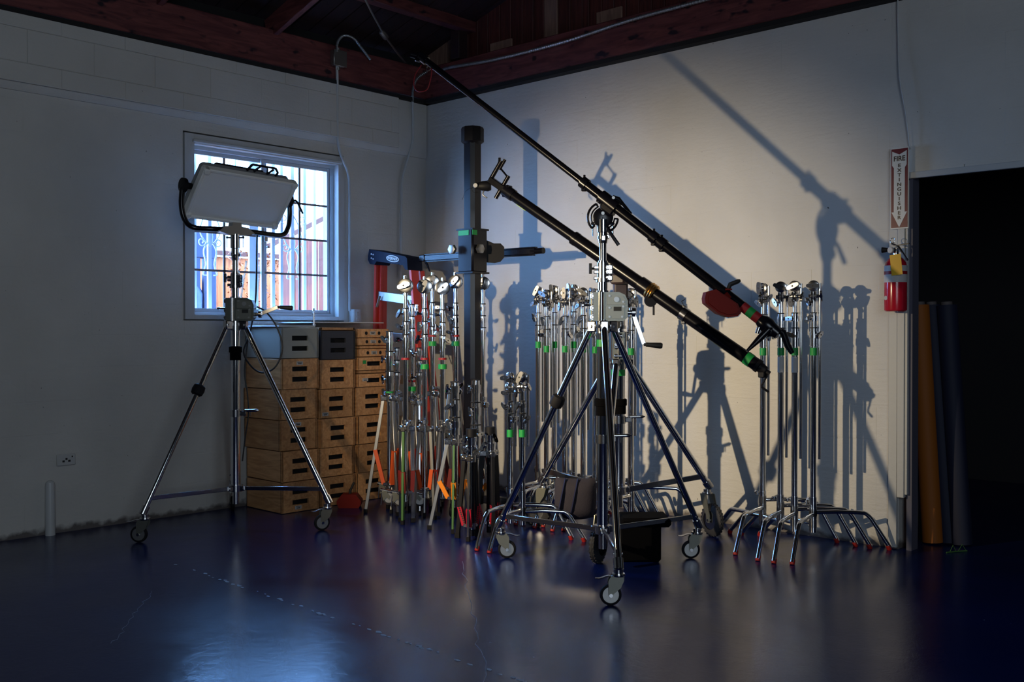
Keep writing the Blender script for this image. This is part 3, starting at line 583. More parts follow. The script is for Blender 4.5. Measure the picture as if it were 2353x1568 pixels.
#@@BOXES
# ================================================================== APPLE BOXES
BL, BW = .44, .305
def slots(mb, x, y0, z0, w_, h):
    pass
def crate(x1, yc, z0, h, kind, label, m='ply', yaw=0., sticker=None, tape=False):
    """box with its handle end on the +x side"""
    t = thing('wooden_box', label, 'box', (x1-BL/2, yc, z0), rad(yaw), 'stacked equipment boxes'); w2 = BW/2
    hs = []
    if kind == 'full': hs = [(0, h*.32), (0, h*.66)]
    elif kind == 'half': hs = [(0, h*.5)]
    elif kind == 'quarter': hs = []
    fr = MB(); th = .016; g = .0015
    hw, hh = .066, .0165
    # top, bottom, sides, back
    fr.box((0, 0, h-th/2-g), (BL-.002, BW-.002, th), None, .002).box((0, 0, th/2+g), (BL-.002, BW-.002, th), None, .002)
    fr.box((0, -w2+th/2, h/2), (BL, th, h-2*g), None, .0025).box((0, w2-th/2, h/2), (BL, th, h-2*g), None, .0025).box((-BL/2+th/2, 0, h/2), (th, BW, h-2*g), None, .0025)
    # handle face built around the slots
    X = BL/2-th/2; zs = [g]
    oz = [z for _, z in hs]
    if hs:
        fr.box((X, -(w2+hw)/2, h/2), (th, w2-hw, h-2*g)).box((X, (w2+hw)/2, h/2), (th, w2-hw, h-2*g))
        prev = g
        for z in oz+[None]:
            top = (h-g) if z is None else z-hh
            fr.box((X, 0, (prev+top)/2), (th, 2*hw, top-prev)); prev = None if z is None else z+hh
            if z is not None: prev = z+hh
    else: fr.box((X, 0, h/2), (th, BW, h-2*g), None, .0025)
    body = part('box_body', fr, m, t)
    if hs: part('dark_interior', MB().box((X-.03, 0, h/2), (.006, BW-.04, h-2*th-.004)), 'hole', t)
    if kind == 'quarter':
        for yy in (-.06, .06): part('finger_hole', MB().tube((BL/2-.01, yy, h/2), (BL/2+.0008, yy, h/2), .013, n=14), 'hole', t)
    if sticker:
        sy_, sz_ = sticker; s_ = part('paper_label', MB().box((BL/2+.0008, sy_, sz_), (.0016, .052, .024)), 'sticker', t)
        part('print', MB().box((BL/2+.0018, sy_, sz_+.005), (.0008, .038, .0035)).box((BL/2+.0018, sy_, sz_-.004), (.0008, .03, .006)), 'ink', s_)
    if tape: part('green_tape', MB().box((BL/2+.001, -.09, h*.62), (.002, .03, .026)), 'green', t)
    return t
ords = ['bottom', 'second', 'third', 'fourth', 'fifth', 'top']
yc1, yc2, yc3 = -1.595, -1.268, -.935
hb = .2115
dx1 = [0.475, .470, .446, .450, .475, .478]; sy1 = [(-.02, .03), None, (-.005, .178), None, (-.005, .178), None]
for i in range(6):
    m = 'boxgrey' if i == 5 else 'ply'
    lab = 'pale grey box with two handle slots on top of the left stack' if i == 5 else '%s plywood box of the left stack nearest the window' % ords[i]
    crate(dx1[i], yc1+random.uniform(-.006, .006), hb*i+.002, hb-.002, 'full', lab, m, random.uniform(-1.2, 1.2), sy1[i])
dx2 = [.452, .448, .455, .446, .455, .46]
for i in range(6):
    m = 'boxdark' if i == 5 else 'ply'
    lab = 'charcoal box with two handle slots on top of the middle stack' if i == 5 else '%s plywood box of the middle stack' % ords[i]
    crate(dx2[i], yc2+random.uniform(-.006, .006), hb*i*.985+.002, hb*.985-.002, 'full', lab, m, random.uniform(-1, 1), (-.10, .03) if i == 3 else None)
crate(.46, yc2, hb*.985*6+.002, .022, 'pancake', 'thin brown wooden board box on the charcoal box')
z = 0.; col3 = [('full', .208, 'bottom plywood box of the right stack'), ('full', .208, 'second plywood box of the right stack'), ('full', .208, 'third plywood box of the right stack'), ('full', .208, 'fourth plywood box of the right stack'),
        ('half', .098, 'half height box with a single slot and a paper label in the right stack'), ('pancake', .024, 'thin wooden board box between the two half height boxes'), ('half', .098, 'half height box with green tape in the right stack'),
        ('quarter', .06, 'low box with two finger holes on the green taped box'), ('pancake', .022, 'thin wooden board box between the low boxes'), ('quarter', .058, 'low box with two finger holes and a label, second from the top'), ('quarter', .068, 'top low box with two finger holes of the right stack')]
for i, (k, h, lab) in enumerate(col3):
    h *= 1.003; st_ = (-.08, h*.55) if i == 4 else ((0, h/2) if k == 'quarter' else None)
    crate(.455+random.uniform(-.009, .009), yc3+random.uniform(-.005, .005), z+.002, h-.002, k, lab, 'ply', random.uniform(-1, 1), st_, tape=(i == 6)); z += h
# white panel lying across the stacks, steel pin on it
zt1 = hb*6+.003
solo('white_panel', MB().box((.22, -1.62, zt1+.008), (.50, .30, .012), None, .002), 'white', 'thin white panel lying on the pale grey box', 'panel')
solo('white_panel', MB().box((.17, -1.12, zt1+.036), (.46, .66, .008), None, .002), 'white', 'thin white panel lying across the middle and right stacks', 'panel')
a = at(721, 722, 0, .42)
solo('steel_pin', MB().lathe((.42, a.y, zt1+.014), (.42, a.y, zt1+.135), [(0, .013), (.08, .013), (.08, .008), (.72, .008), (.74, .005), (.82, .005), (.84, .009), (1, .007)], 12), 'chrome', 'small steel spigot pin standing on the boxes', 'pin')
# red shot weight with black handle on the floor
a = at(792, 1166, 2)
rw = thing('red_weight', 'red counterweight with black handle on the floor by the boxes', 'weight', (a.x+.02, a.y+.03, 0), rad(43))
o3 = [(-.085, .03), (-.07, 0.0), (.07, 0.0), (.085, .03), (.085, .05), (.05, .095), (-.05, .095), (-.085, .05)]
part('weight_body', MB().extrude([(x*1.0, z_) for x, z_ in o3], (0, 0, 0), (1, 0, 0), (0, 0, 1), .10), 'red', rw)
part('handle', MB().tube((0, 0, .09), (.005, 0, .125), .010).bar((.005, 0, .12), (.03, 0, .175), .016, .016, None, .004), 'grip', rw)

#@@STANDS
# ================================================================== STANDS
def wing(mb, p, ang, z, out=.036, tilt=None, L=.062, rnd=random):
    """T handle on a threaded shaft leaving a column of centre p at height z in direction ang"""
    d = V(math.cos(ang), math.sin(ang), 0); c = V(p[0], p[1], z); mb.tube(c, c+d*out, .0065, n=8)
    t = rnd.uniform(0, PI) if tilt is None else tilt
    al = V(-d.y, d.x, 0)*math.cos(t)+V(0, 0, math.sin(t)); mb.oval_lever(c+d*(out+.006), d, al, L, .024, .013)
def grip_head(mb, c, ang, r=.034, t=None, th=.030, wl=.066, rnd=random, stud=False):
    """two grooved discs on a horizontal axis with a wing handle in front"""
    d = V(math.cos(ang), math.sin(ang), 0); c = Vector(c)
    mb.lathe(c-d*th/2, c-d*.002, [(0, r*.80), (.2, r), (.8, r), (1, r*.9)], 20); mb.lathe(c+d*.002, c+d*th/2, [(0, r*.9), (.2, r), (.8, r), (1, r*.8)], 20)
    tt = rnd.uniform(0, PI) if t is None else t
    al = V(-d.y, d.x, 0)*math.cos(tt)+V(0, 0, math.sin(tt))
    mb.tube(c-d*(th/2), c-d*(th/2+.012), .013); mb.tube(c+d*th/2, c+d*(th/2+.02), .011)
    mb.oval_lever(c+d*(th/2+.026), d, al, wl, wl*.36, .014)
    if stud: mb.tube(c+V(0, 0, r-.004), c+V(0, 0, r+.016), .010).tube(c+d*.022+V(0, 0, r-.006), c+d*.022+V(0, 0, r+.014), .008)
def cstand(x, y, label, group, rz=0., zs=1., r0=.44, col=1.10, seed=0, arm=True, headang=-60, tape=True, tag=False, armang=20, legz=(.250, .198, .146), R0=.0175, headtop=None, tapecol='green', hang=None):
    rnd = random.Random(seed); t = thing('c_stand', label, 'light stand', (x, y, 0), rz, group)
    # three turtle legs at 120 degrees, each at its own height
    for k, (a, lz) in enumerate(zip((41, -78, 162), legz)):
        d = V(math.cos(rad(a)), math.sin(rad(a)), 0); lz *= (1 if zs > .95 else .86); k1 = r0*.62
        pts = [d*.015+V(0, 0, lz), d*(k1*.5)+V(0, 0, lz+.004), d*(k1-.02)+V(0, 0, lz)]+[d*(k1+.055*i/4)+V(0, 0, lz-.035*(i/4)**2) for i in range(1, 5)]+[d*(r0-.004)+V(0, 0, .012)]
        lg = part('leg', MB().path(pts, .0125, 10), 'chrome', t)
        e = d*r0; part('foot_cap', MB().lathe(e+V(0, 0, 0)-d*.006, e-d*.016+V(0, 0, .026), [(0, .012), (.2, .0145), (1, .0142)], 10), 'redfoot', lg)
        part('leg_socket', MB().tube((0, 0, lz-.022), (0, 0, lz+.022), R0+.005), 'steel', t)
    b = MB().tube((0, 0, .10), (0, 0, .30), R0+.0035); wing(b, (0, 0), rad(150), .278, rnd=rnd); part('base_sleeve', b, 'chrome', t)
    part('column', MB().tube((0, 0, .12), (0, 0, col), R0), 'chrome', t)
    if tape: part('tape_ring', MB().tube((0, 0, col-.052), (0, 0, col-.008), R0+.0022, n=16), tapecol, t, 'green tape band')
    if tag: part('paper_label', MB().lathe((0, 0, col-.15), (0, 0, col-.06), [(0, R0+.001), (1, R0+.001)], 12, False), 'sticker', t)
    z = col
    for k, (hgt, r) in enumerate(((.105*zs, R0+.004), (.085*zs, R0+.0015))):
        c_ = MB().lathe((0, 0, z), (0, 0, z+hgt), [(0, r+.001), (.06, r+.001), (.06, r-.001), (.45, r-.001), (.45, r+.003), (.80, r+.003), (.80, r-.001), (.97, r-.001), (1, r-.004)], 16)
        wing(c_, (0, 0), rad(rnd.choice((-112, -104, -96, -88, -6, 4))), z+hgt*.62, rnd=rnd); part('riser_collar', c_, 'chrome', t)
        part('seal_ring', MB().tube((0, 0, z+hgt-.003), (0, 0, z+hgt+.003), r+.0012), 'blackm', t); z += hgt
    part('riser', MB().tube((0, 0, z), (0, 0, z+.075*zs), R0-.005), 'chrome', t); z += .075*zs
    hd = MB(); grip_head(hd, (0, 0, z+.02), rad(headang+90), .031, rnd=rnd); wing(hd, (0, 0), rad(rnd.choice((-112, -98, -4))), z-.012, rnd=rnd, L=.055); part('grip_head', hd, 'steel', t)
    if arm:
        aa = rad(armang); of = V(math.cos(aa), math.sin(aa), 0)*.034; z2 = z+.078
        hd = MB(); grip_head(hd, V(0, 0, z2), rad(headang), .032, rnd=rnd, wl=.074); hd.tube((0, 0, z+.03), (0, 0, z2), .008); part('arm_head', hd, 'steel', t)
        part('extension_arm', MB().tube(of+V(0, 0, z2+.015), of+V(0, 0, z2+.015-(hang or 1.0)*zs), .0080, n=10), 'chrome', t)
    return t
# four by the doorway
feet = [(3.393, -.809), (3.531, -.854), (3.613, -.861), (3.70, -.808)]
cen = []
for i, px in enumerate((1753, 1794, 1826, 1869)):
    fx_, fy_ = feet[i]; yy = (-.335, -.385, -.385, -.34)[i]; p = at(px, 900, 1, yy); cen.append((p.x, p.y))
labs = ['chrome stand with hanging arm, leftmost of the four by the doorway', 'chrome stand with hanging arm, second from left of the four by the doorway', 'chrome stand with a paper label on its tube, among the four by the doorway', 'chrome stand with hanging arm standing nearest the doorway']
for i, (x, y) in enumerate(cen):
    ztape = zat(817, x, y); cstand(x, y, labs[i], 'chrome stands by the doorway', rz=rad((-3, 0, 1, 0)[i]), col=ztape+.052, seed=21+i, headang=(-95, -75, -82, -70)[i], tag=(i in (1, 2)), armang=(10, 15, 15, 20)[i], legz=(.25-.012*i, .20, .15))
# row along the wall
xs = (1236.6, 1255.8, 1274, 1298, 1318.5, 1340, 1367.5, 1450); tp = (796, 806, 796, 806, 796, 806, 808, 812)
names = ['leftmost', 'second from left', 'third from left', 'fourth from left', 'fifth from left', 'sixth from left', 'seventh from left, half behind the boom stand', 'rightmost, right of the crank winch']
for i, px in enumerate(xs):
    yy = (-.47, -.53)[i % 2] if i < 7 else -.50; p = at(px, 900, 1, yy); zt = zat(tp[i], p.x, p.y)
    cstand(p.x, p.y, 'chrome stand of the wall row, %s' % names[i], 'chrome stands along the lit wall', rz=rad(random.uniform(-2, 2)), col=zt+.04, seed=40+i, headang=random.uniform(-110, -60), armang=random.uniform(-10, 40), legz=(.25, .20, .15), hang=.92)
# two low ones
for i, (x, y, fpx) in enumerate(((2.115, -1.305, 1172), (2.225, -1.30, 1200))):
    p = at(fpx, 950, 1, y); zt = zat(1004, p.x, p.y)
    cstand(p.x, p.y, ('short chrome stand with red feet, left one of the low pair' if i == 0 else 'short chrome stand with red feet, right one of the low pair'), 'low chrome stands', zs=.85, r0=.375, col=zt+.05, seed=60+i, headang=(-100, -70)[i], arm=True, armang=30, hang=.5, legz=(.24, .24, .19) if i == 0 else (.21, .215, .16))

def caster(parent, foot, ang, r=.050, wdt=.026, z0=.165, brake=True, pneu=False, spin=None):
    """swivelling wheel under foot (x, y); ang = direction the wheel trails"""
    x, y = foot; d = V(math.cos(ang), math.sin(ang), 0); s = V(-d.y, d.x, 0); off = .035 if not pneu else .055
    c = V(x, y, r)+d*off; top = z0
    k = thing('caster', None, None); k.parent = parent
    st_ = MB().tube((x, y, top), (x, y, top-.018), .022).lathe((x, y, top-.018), (x, y, top-.030), [(0, .03), (.5, .032), (1, .03)], 14); part('swivel_plate', st_, 'steel', k)
    f = MB(); hw = wdt/2+.006
    for sg in (-1, 1):
        o = V(x, y, 0)+s*(sg*hw); zt_ = top-.028
        q_ = .010
        if pneu: f.extrude([(-.026, zt_), (.034, zt_), (off+.014, r+.03), (off+.012, r-.014), (off-.014, r-.014), (off-.020, r+.03), (-.012, zt_-.05)], o, d, (0, 0, 1), .005); continue
        f.extrude([(-.024, zt_), (.034, zt_), (off+q_*1.2, zt_-.022), (off+q_, r), (off+q_*.5, r-q_), (off-q_*.6, r-q_*.8), (off-q_*1.2, r+q_*.6), (-.010, r+.034), (-.024, zt_-.02)], o, d, (0, 0, 1), .004)
    f.box((x, y, top-.03), (.05, 2*hw+.004, .006), Matrix((d, s, V(0, 0, 1))).transposed()); part('fork', f, 'cast', k)
    if brake:
        part('brake_pedal', MB().path([V(x, y, top-.034)+d*.01, V(x, y, top-.030)+d*.05, V(x, y, top-.042)+d*.085, V(x, y, top-.040)+d*.105], [.017, .016, .015, .013], 8, flat=.25, up=(0, 0, 1)), 'steel', k)
    A_, B_ = c-s*wdt/2, c+s*wdt/2
    if pneu:
        part('tyre', MB().lathe(A_, B_, [(0, r*.58), (.08, r*.78), (.25, r*.95), (.5, r), (.75, r*.95), (.92, r*.78), (1, r*.58)], 28, False), 'tyre', k)
        tr2 = MB()
        for i in range(26):
            q = 2*PI*i/26
            for sg in (-1, 1):
                rr = r*.962; cc2 = c+d*(rr*math.cos(q+sg*.05))+V(0, 0, rr*math.sin(q+sg*.05))+s*(sg*wdt*.17); rad_ = (cc2-c-s*(sg*wdt*.17)).normalized()
                tr2.bar(cc2-s*wdt*.12*sg-rad_*.004, cc2+s*wdt*.12*sg+rad_*.001-V(0, 0, 0), .010, .007, rad_)
        part('tread', tr2, 'tyre', k)
        part('rim', MB().lathe(A_+s*.004, B_-s*.004, [(0, r*.60), (.15, r*.55), (.3, r*.3), (.7, r*.3), (.85, r*.55), (1, r*.60)], 20), 'steel', k)
    else:
        part('tyre', MB().lathe(A_, B_, [(0, r*.74), (.1, r*.95), (.3, r), (.7, r), (.9, r*.95), (1, r*.74)], 24, False), 'rubber', k)
        part('rim', MB().lathe(A_+s*.002, B_-s*.002, [(0, r*.76), (.1, r*.72), (.3, r*.5), (.7, r*.5), (.9, r*.72), (1, r*.76)], 20), 'dull', k)
    part('axle', MB().tube(A_-s*.012, B_+s*.012, .009, n=8), 'steel', k)
    return k

def crank_stand(x, y, label, legs, hub, crownz, w0, w1, c1, c2, riser_top, top, cast, crank, pneu=False, velc=None, clampz=None, colr=.031, legr=.0175, wang=rad(43), pads=(), tapez=None, leg_in=.0, clampang=None, ztie=None):
    """wind-up stand. legs: list of (angle, foot radius); w0,w1 winch bottom/top; crank: (dx, dz) of the arm"""
    t = thing('crank_stand', label, 'light stand', (x, y, 0))
    e = V(math.cos(wang), math.sin(wang), 0); n_ = V(e.y, -e.x, 0)      # n_ points to the viewer side
    part('column', MB().tube((0, 0, hub-.02), (0, 0, w0+.02), colr, n=20), 'chrome', t)
    part('column_foot', MB().tube((0, 0, hub-.10), (0, 0, hub-.02), colr*.72, n=16), 'steel', t)
    hb_ = MB().tube((0, 0, hub-.022), (0, 0, hub+.016), colr+.010, n=18).tube((0, 0, hub+.016), (0, 0, hub+.022), colr+.016)
    cr = MB().tube((0, 0, crownz-.035), (0, 0, crownz+.035), colr+.007, n=18)
    zf = .315 if pneu else .20
    for k, (a, R) in enumerate(legs):
        d = V(math.cos(rad(a)), math.sin(rad(a)), 0); s = V(-d.y, d.x, 0); p0 = d*(colr+.030)+V(0, 0, crownz); p1 = d*R+V(0, 0, zf)
        lg = part('leg', MB().tube(p0, p1, legr, n=16), 'chrome', t)
        cr.box(d*(colr+.026)+V(0, 0, crownz), (.05, .044, .058), Matrix((d, s, V(0, 0, 1))).transposed(), .006).tube(d*(colr+.03)+s*.03+V(0, 0, crownz), d*(colr+.03)-s*.03+V(0, 0, crownz), .009, n=8)
        u = (p1-p0).normalized(); q = p0+(p1-p0)*((crownz-(ztie or hub+.01))/(crownz-zf)) if (ztie or hub+.01) > zf else p0+(p1-p0)*.94
        hb_.box(d*(colr+.014)+V(0, 0, hub), (.034, .036, .03), Matrix((d, s, V(0, 0, 1))).transposed(), .004)
        part('tie_pin', MB().tube(q-s*.022, q+s*.022, .007, n=8), 'steel', t); part('tie_bar', MB().bar(d*(colr+.012)+V(0, 0, hub), V(q.x, q.y, q.z), .011, .034 if pneu else .026, (0, 0, 1), .003), 'steel', t)
        part('leg_socket', MB().tube(p1-u*.015, p1+u*.035, legr+.006, n=14).tube(p1+u*.02, V(p1.x, p1.y, zf-.05), .016), 'steel', t)
        if k in pads:
            m_ = p0.lerp(p1, .37); part('leg_pad', MB().lathe(m_-u*.035, m_+u*.035, [(0, legr+.006), (.12, legr+.018), (.5, legr+.022), (.88, legr+.018), (1, legr+.006)], 14), 'rubber', t)
        ca, rr = cast[k]
        caster(t, (p1.x, p1.y), rad(ca), r=rr, wdt=(.05 if pneu else .026), z0=zf-.035, brake=not pneu, pneu=pneu)
    part('tie_hub', hb_, 'steel', t); part('leg_crown', cr, 'steel', t)
    # winch housing beside the column
    R = Matrix((e, n_*-1, V(0, 0, 1))).transposed(); hz = (w1-w0)
    wb = MB(); wid = .125
    o_ = [(-.05, w0), (wid-.02, w0), (wid, w0+.02), (wid, w1-.045), (wid-.014, w1-.014), (wid-.045, w1), (-.05, w1)]
    wb.extrude(o_, (0, 0, 0), e, (0, 0, 1), .070); ho = part('winch_housing', wb, 'cast', t)
    part('cover_plate', MB().extrude([(.012, w0+.012), (.104, w0+.012), (.104, w0+hz*.50), (.012, w0+hz*.50)], n_*.037, e, (0, 0, 1), .006).extrude([(.020, w0+hz*.56), (.112, w0+hz*.56), (.112, w1-.04), (.098, w1-.02), (.020, w1-.012)], n_*.037, e, (0, 0, 1), .006), 'plate', ho)
    part('cover_slot', MB().box(e*.072+n_*.0405+V(0, 0, w0+hz*.42), (.04, .003, .022), R), 'ink', ho)
    bl = MB()
    for (u_, z_) in ((.03, w0+.022), (.095, w0+.022), (.03, w0+hz*.46), (.10, w0+hz*.5), (.03, w1-.02), (.10, w1-.05)): bl.tube(e*u_+n_*.038+V(0, 0, z_), e*u_+n_*.044+V(0, 0, z_), .006, n=6)
    bl.tube(e*.066+n_*.038+V(0, 0, w0+hz*.74), e*.066+n_*.046+V(0, 0, w0+hz*.74), .014, n=14); part('bolt', bl, 'dull', ho)
    part('column_sleeve', MB().tube((0, 0, w0-.012), (0, 0, w1+.008), colr+.004, n=20).tube(e*-.012+n_*.034+V(0, 0, w0), e*-.012+n_*.034+V(0, 0, w1), .014), 'chrome', t)
    # side brackets and knobs on the far side
    sb = MB()
    for z_ in (w0+.02, w0+hz*.45, w1-.02): sb.tube(e*-.055+n_*.02+V(0, 0, z_), e*-.055-n_*.02+V(0, 0, z_), .013).box(e*-.035+V(0, 0, z_), (.05, .05, .018), R, .003)
    sb.tube(e*-.06+V(0, 0, w0), e*-.06+V(0, 0, w1), .007, n=8)
    sb.tube(e*-.05+V(0, 0, w0+hz*.55), e*-.10+V(0, 0, w0+hz*.55), .006, n=8); sb.oval_lever(e*-.105+V(0, 0, w0+hz*.55), e, n_, .05, .018, .01); part('side_bracket', sb, 'steel', t)
    # crank
    cz = w0+hz*.30; p = e*(wid-.005)+V(0, 0, cz); q = e*(wid+.03)+V(0, 0, cz)
    kq = thing('crank', None, None); kq.parent = t
    ax_v = q+e*crank[0]+n_*crank[2]+V(0, 0, crank[1])
    part('crank_arm', MB().tube(p, q+e*.012, .012).tube(q+e*.006-e*.012, q+e*.012, .024, n=12).bar(q, ax_v, .007, .024, e, .002), 'steel', kq)
    gd = e*.78+V(0, 0, -.06); part('crank_grip', MB().lathe(ax_v, ax_v+gd.normalized()*.095, [(0, .008), (.1, .008), (.12, .0115), (.3, .012), (.9, .016), (1, .012)], 12), 'grip', kq)
    # risers
    part('riser', MB().tube((0, 0, w1), (0, 0, c2+.01), colr-.005, n=18), 'chrome', t)
    cb = MB().tube((0, 0, c1), (0, 0, c2), colr+.001, n=18).tube((0, 0, c1), (0, 0, c1+.02), colr+.007)
    for z_ in (c1+.02, c1+(c2-c1)*.52, c2-.025): cb.tube(e*.032+n_*.026+V(0, 0, z_), e*.032+n_*.040+V(0, 0, z_), .011, n=8).box(e*.030+n_*.012+V(0, 0, z_), (.04, .034, .030), R, .006).box(e*-.032+V(0, 0, z_), (.03, .036, .016), R, .003)
    part('lock_collar', cb, 'steel', t)
    kn = MB().tube(e*-.03+V(0, 0, c2-.03), e*-.06+V(0, 0, c2-.03), .006, n=8).oval_lever(e*-.064+V(0, 0, c2-.03), e, V(0, 0, 1), .055, .024, .014); part('lock_knob', kn, 'grip', t)
    part('upper_riser', MB().tube((0, 0, c2), (0, 0, riser_top), colr-.011, n=18), 'chrome', t)
    rc = MB().lathe((0, 0, riser_top-.005), (0, 0, top), [(0, colr-.007), (.18, colr-.004), (.18, colr-.001), (.30, colr-.001), (.30, colr-.005), (.45, colr-.005), (.47, colr+.001), (1, colr+.001)], 20)
    rc.box(n_*.024+V(0, 0, riser_top+.02), (.022, .022, .03), R, .004).box(e*.026+V(0, 0, riser_top+.03), (.018, .026, .02), R, .003); part('receiver', rc, 'chrome', t)
    pn = MB()
    for sg in (-1, 1):
        b0 = e*(sg*(colr+.0))+V(0, 0, top-.022); b1 = e*(sg*(colr+.022))+V(0, 0, top-.020)
        pn.tube(b0, b1, .006, n=8).ball(b1, .010, n=8).tube(b1, b1+V(0, 0, -.065), .0032, n=6)
    part('tee_pin', pn, 'steel', t)
    if velc: part('velcro_wrap', MB().lathe((0, 0, velc-.045), (0, 0, velc+.045), [(0, colr+.006), (.55, colr+.006), (.55, colr+.012), (.95, colr+.012), (1, colr+.006)], 18), 'cloth', t)
    if clampz:
        cl = MB().tube((0, 0, clampz-.022), (0, 0, clampz+.022), colr+.006, n=18); ca_ = wang if clampang is None else clampang; dd = V(math.cos(ca_), math.sin(ca_), 0)
        cl.box(dd*(colr+.02)+V(0, 0, clampz), (.04, .03, .03), Matrix((dd, V(-dd.y, dd.x, 0), V(0, 0, 1))).transposed(), .004).lathe(dd*(colr+.03)+V(0, 0, clampz+.016), dd*(colr+.12)+V(0, 0, clampz+.018), [(0, .009), (.6, .009), (.8, .010), (1, .003)], 10).tube(dd*(colr+.065)+V(0, 0, clampz+.016), dd*(colr+.065)+V(0, 0, clampz-.02), .003, n=6); part('cable_clamp', cl, 'steel', t)
    if tapez: part('tape_ring', MB().tube((0, 0, tapez-.018), (0, 0, tapez+.018), colr+.002, n=18), 'green', t, 'green tape band')
    return t
AX, AY = .62, -2.20
crank_stand(AX, AY, 'chrome crank stand on casters carrying the panel light by the window', [(-87.5, .628), (33, .61), (150, .575)], .247, 1.285, 1.311, 1.457, 1.520, 1.615, 1.70, 1.862,
            [(-137, .05), (-110, .05), (150, .05)], (.115, .045, .0), velc=1.106, clampz=.724, pads=(0,), colr=.029)
BX, BY = 3.078, -1.579
crank_stand(BX, BY, 'chrome crank stand on casters in front, carrying the long upper boom', [(191.6, .62), (72.5, .63), (-46, .638)], .222, 1.272, 1.299, 1.448, 1.500, 1.600, 1.705, 1.822,
            [(43, .05), (-137, .05), (-137, .05)], (.055, -.165, .02), velc=.856, clampz=.69, pads=(0,), colr=.030, tapez=1.185)
CX, CY = 2.66, -.885
crank_stand(CX, CY, 'heavy chrome stand on pneumatic tyres behind the front stand, carrying the thick arm', [(59, .585), (180, .585), (-62, .56)], .30, 1.055, 1.08, 1.24, 1.26, 1.32, 1.40, 1.46,
            [(-22, .10), (200, .10), (-75, .10)], (.06, -.16, .02), pneu=True, velc=.80, clampz=.72, colr=.040, legr=.020, clampang=rad(43), tapez=1.0, wang=rad(128))

# ------------------------------------------------------------------ panel light on stand A
pc = V(.591, -2.134, 2.095); PM = Matrix.Rotation(1.542, 3, 'Z') @ Matrix.Rotation(.039, 3, 'Y') @ Matrix.Rotation(.725, 3, 'X')
lp = thing('panel_light', 'unlit white panel light in a tubular yoke in front of the window', 'film light', (0, 0, 0))
def Q(a, b, c): return pc + PM @ V(a, b, c)
part('diffuser', MB().box(Q(0, -.004, 0), (.63, .012, .335), PM, .004), 'diff', lp)
fr_ = MB()
for (cx, cz_, sx, sz) in ((0, .176, .67, .022), (0, -.176, .67, .022), (-.326, 0, .022, .37), (.326, 0, .022, .37)): fr_.box(Q(cx, .006, cz_), (sx, .05, sz), PM, .005)
part('front_frame', fr_, 'diff', lp)
part('housing', MB().box(Q(0, .065, 0), (.64, .09, .34), PM, .02), 'housing', lp)
for sx in (-1, 1):
    for sz in (-1, 1): part('corner_guard', MB().box(Q(sx*.315, .0, sz*.168), (.04, .056, .038), PM, .006), 'diff', lp)
part('power_box', MB().box(Q(.02, .16, .02), (.36, .10, .20), PM, .012), 'blackm', lp)
hbk = MB()
for a, b in (((-.02, .05, .185), (.0, .05, .235)), ((.0, .05, .235), (.17, .05, .235)), ((.17, .05, .235), (.20, .05, .205)), ((.20, .05, .205), (.19, .05, .18)), ((.03, .05, .185), (.06, .05, .23)), ((.11, .05, .23), (.13, .05, .185)), ((.13, .05, .185), (.16, .05, .225))): hbk.bar(Q(*a), Q(*b), .012, .012)
part('carry_bracket', hbk, 'blackm', lp)
axd = PM @ V(1, 0, 0); pv0, pv1 = Q(-.375, .06, -.0), Q(.375, .06, 0)
for p, nm in ((pv0, 'pivot_disc'), (pv1, 'pivot_disc')):
    sgn = -1 if p is pv0 else 1; part(nm, MB().lathe(p-axd*sgn*.05, p+axd*sgn*.02, [(0, .02), (.5, .022), (.6, .045), (.95, .045), (1, .03)], 18), 'blackm', lp)
bz_ = 1.885; y0p, y1p = pv0, pv1
yk = smooth([pv0+V(0, -.012, -.02), pv0+V(0, -.018, -.12), V(pv0.x+.005, pv0.y-.0, bz_+.055), V(pv0.x+.012, pv0.y+.055, bz_+.008), V(AX, AY-.14, bz_), V(AX, AY, bz_), V(AX, AY+.14, bz_), V(pv1.x+.015, pv1.y-.07, bz_), V(pv1.x+.01, pv1.y-.01, bz_+.05), V(pv1.x, pv1.y+.012, bz_+.13), pv1+V(0, .012, -.02)], 5)
part('yoke', MB().path(yk, .0165, 12), 'black', lp)
part('yoke_saddle', MB().extrude([(-.13, -.012), (-.08, .022), (-.035, .026), (-.03, .05), (.03, .05), (.035, .026), (.08, .022), (.13, -.012), (.06, -.03), (-.06, -.03)], (AX, AY, bz_), V(0, 1, 0), V(0, 0, 1), .05), 'dull', lp)
part('spigot', MB().tube((AX, AY, bz_-.07), (AX, AY, bz_-.02), .014), 'steel', lp)
part('tilt_lever', MB().path(smooth([pv1+V(0, .03, 0), pv1+V(.0, .07, .004), pv1+V(.0, .12, -.075)], 4), [.009]*4+[.008]*4+[.006], 8), 'blackm', lp)
# cable from the panel, looping below the winch
cab = [(591, 530, .10), (590, 560, .06), (589, 640, .0), (586, 700, .02), (574, 765, .03), (560, 810, .03), (580, 845, .03), (606, 857, .03), (634, 842, .03), (649, 800, .03), (636, 752, .03), (612, 718, .03), (590, 705, .03)]
p = smooth([atd(a, b, 6.50+c_) for a, b, c_ in cab], 6)
solo('power_cable', MB().path(p, .0055, 8), 'wire', 'black cable hanging from the panel light and looping beside the boxes', 'cable')
p = smooth([atd(a, b, 6.56) for a, b in ((572, 765), (562, 850), (568, 900), (571, 950), (563, 1010), (557, 1060))], 6)
solo('power_cable', MB().path(p, .0045, 8), 'wire', 'black cable running down behind the column of the panel light stand', 'cable')

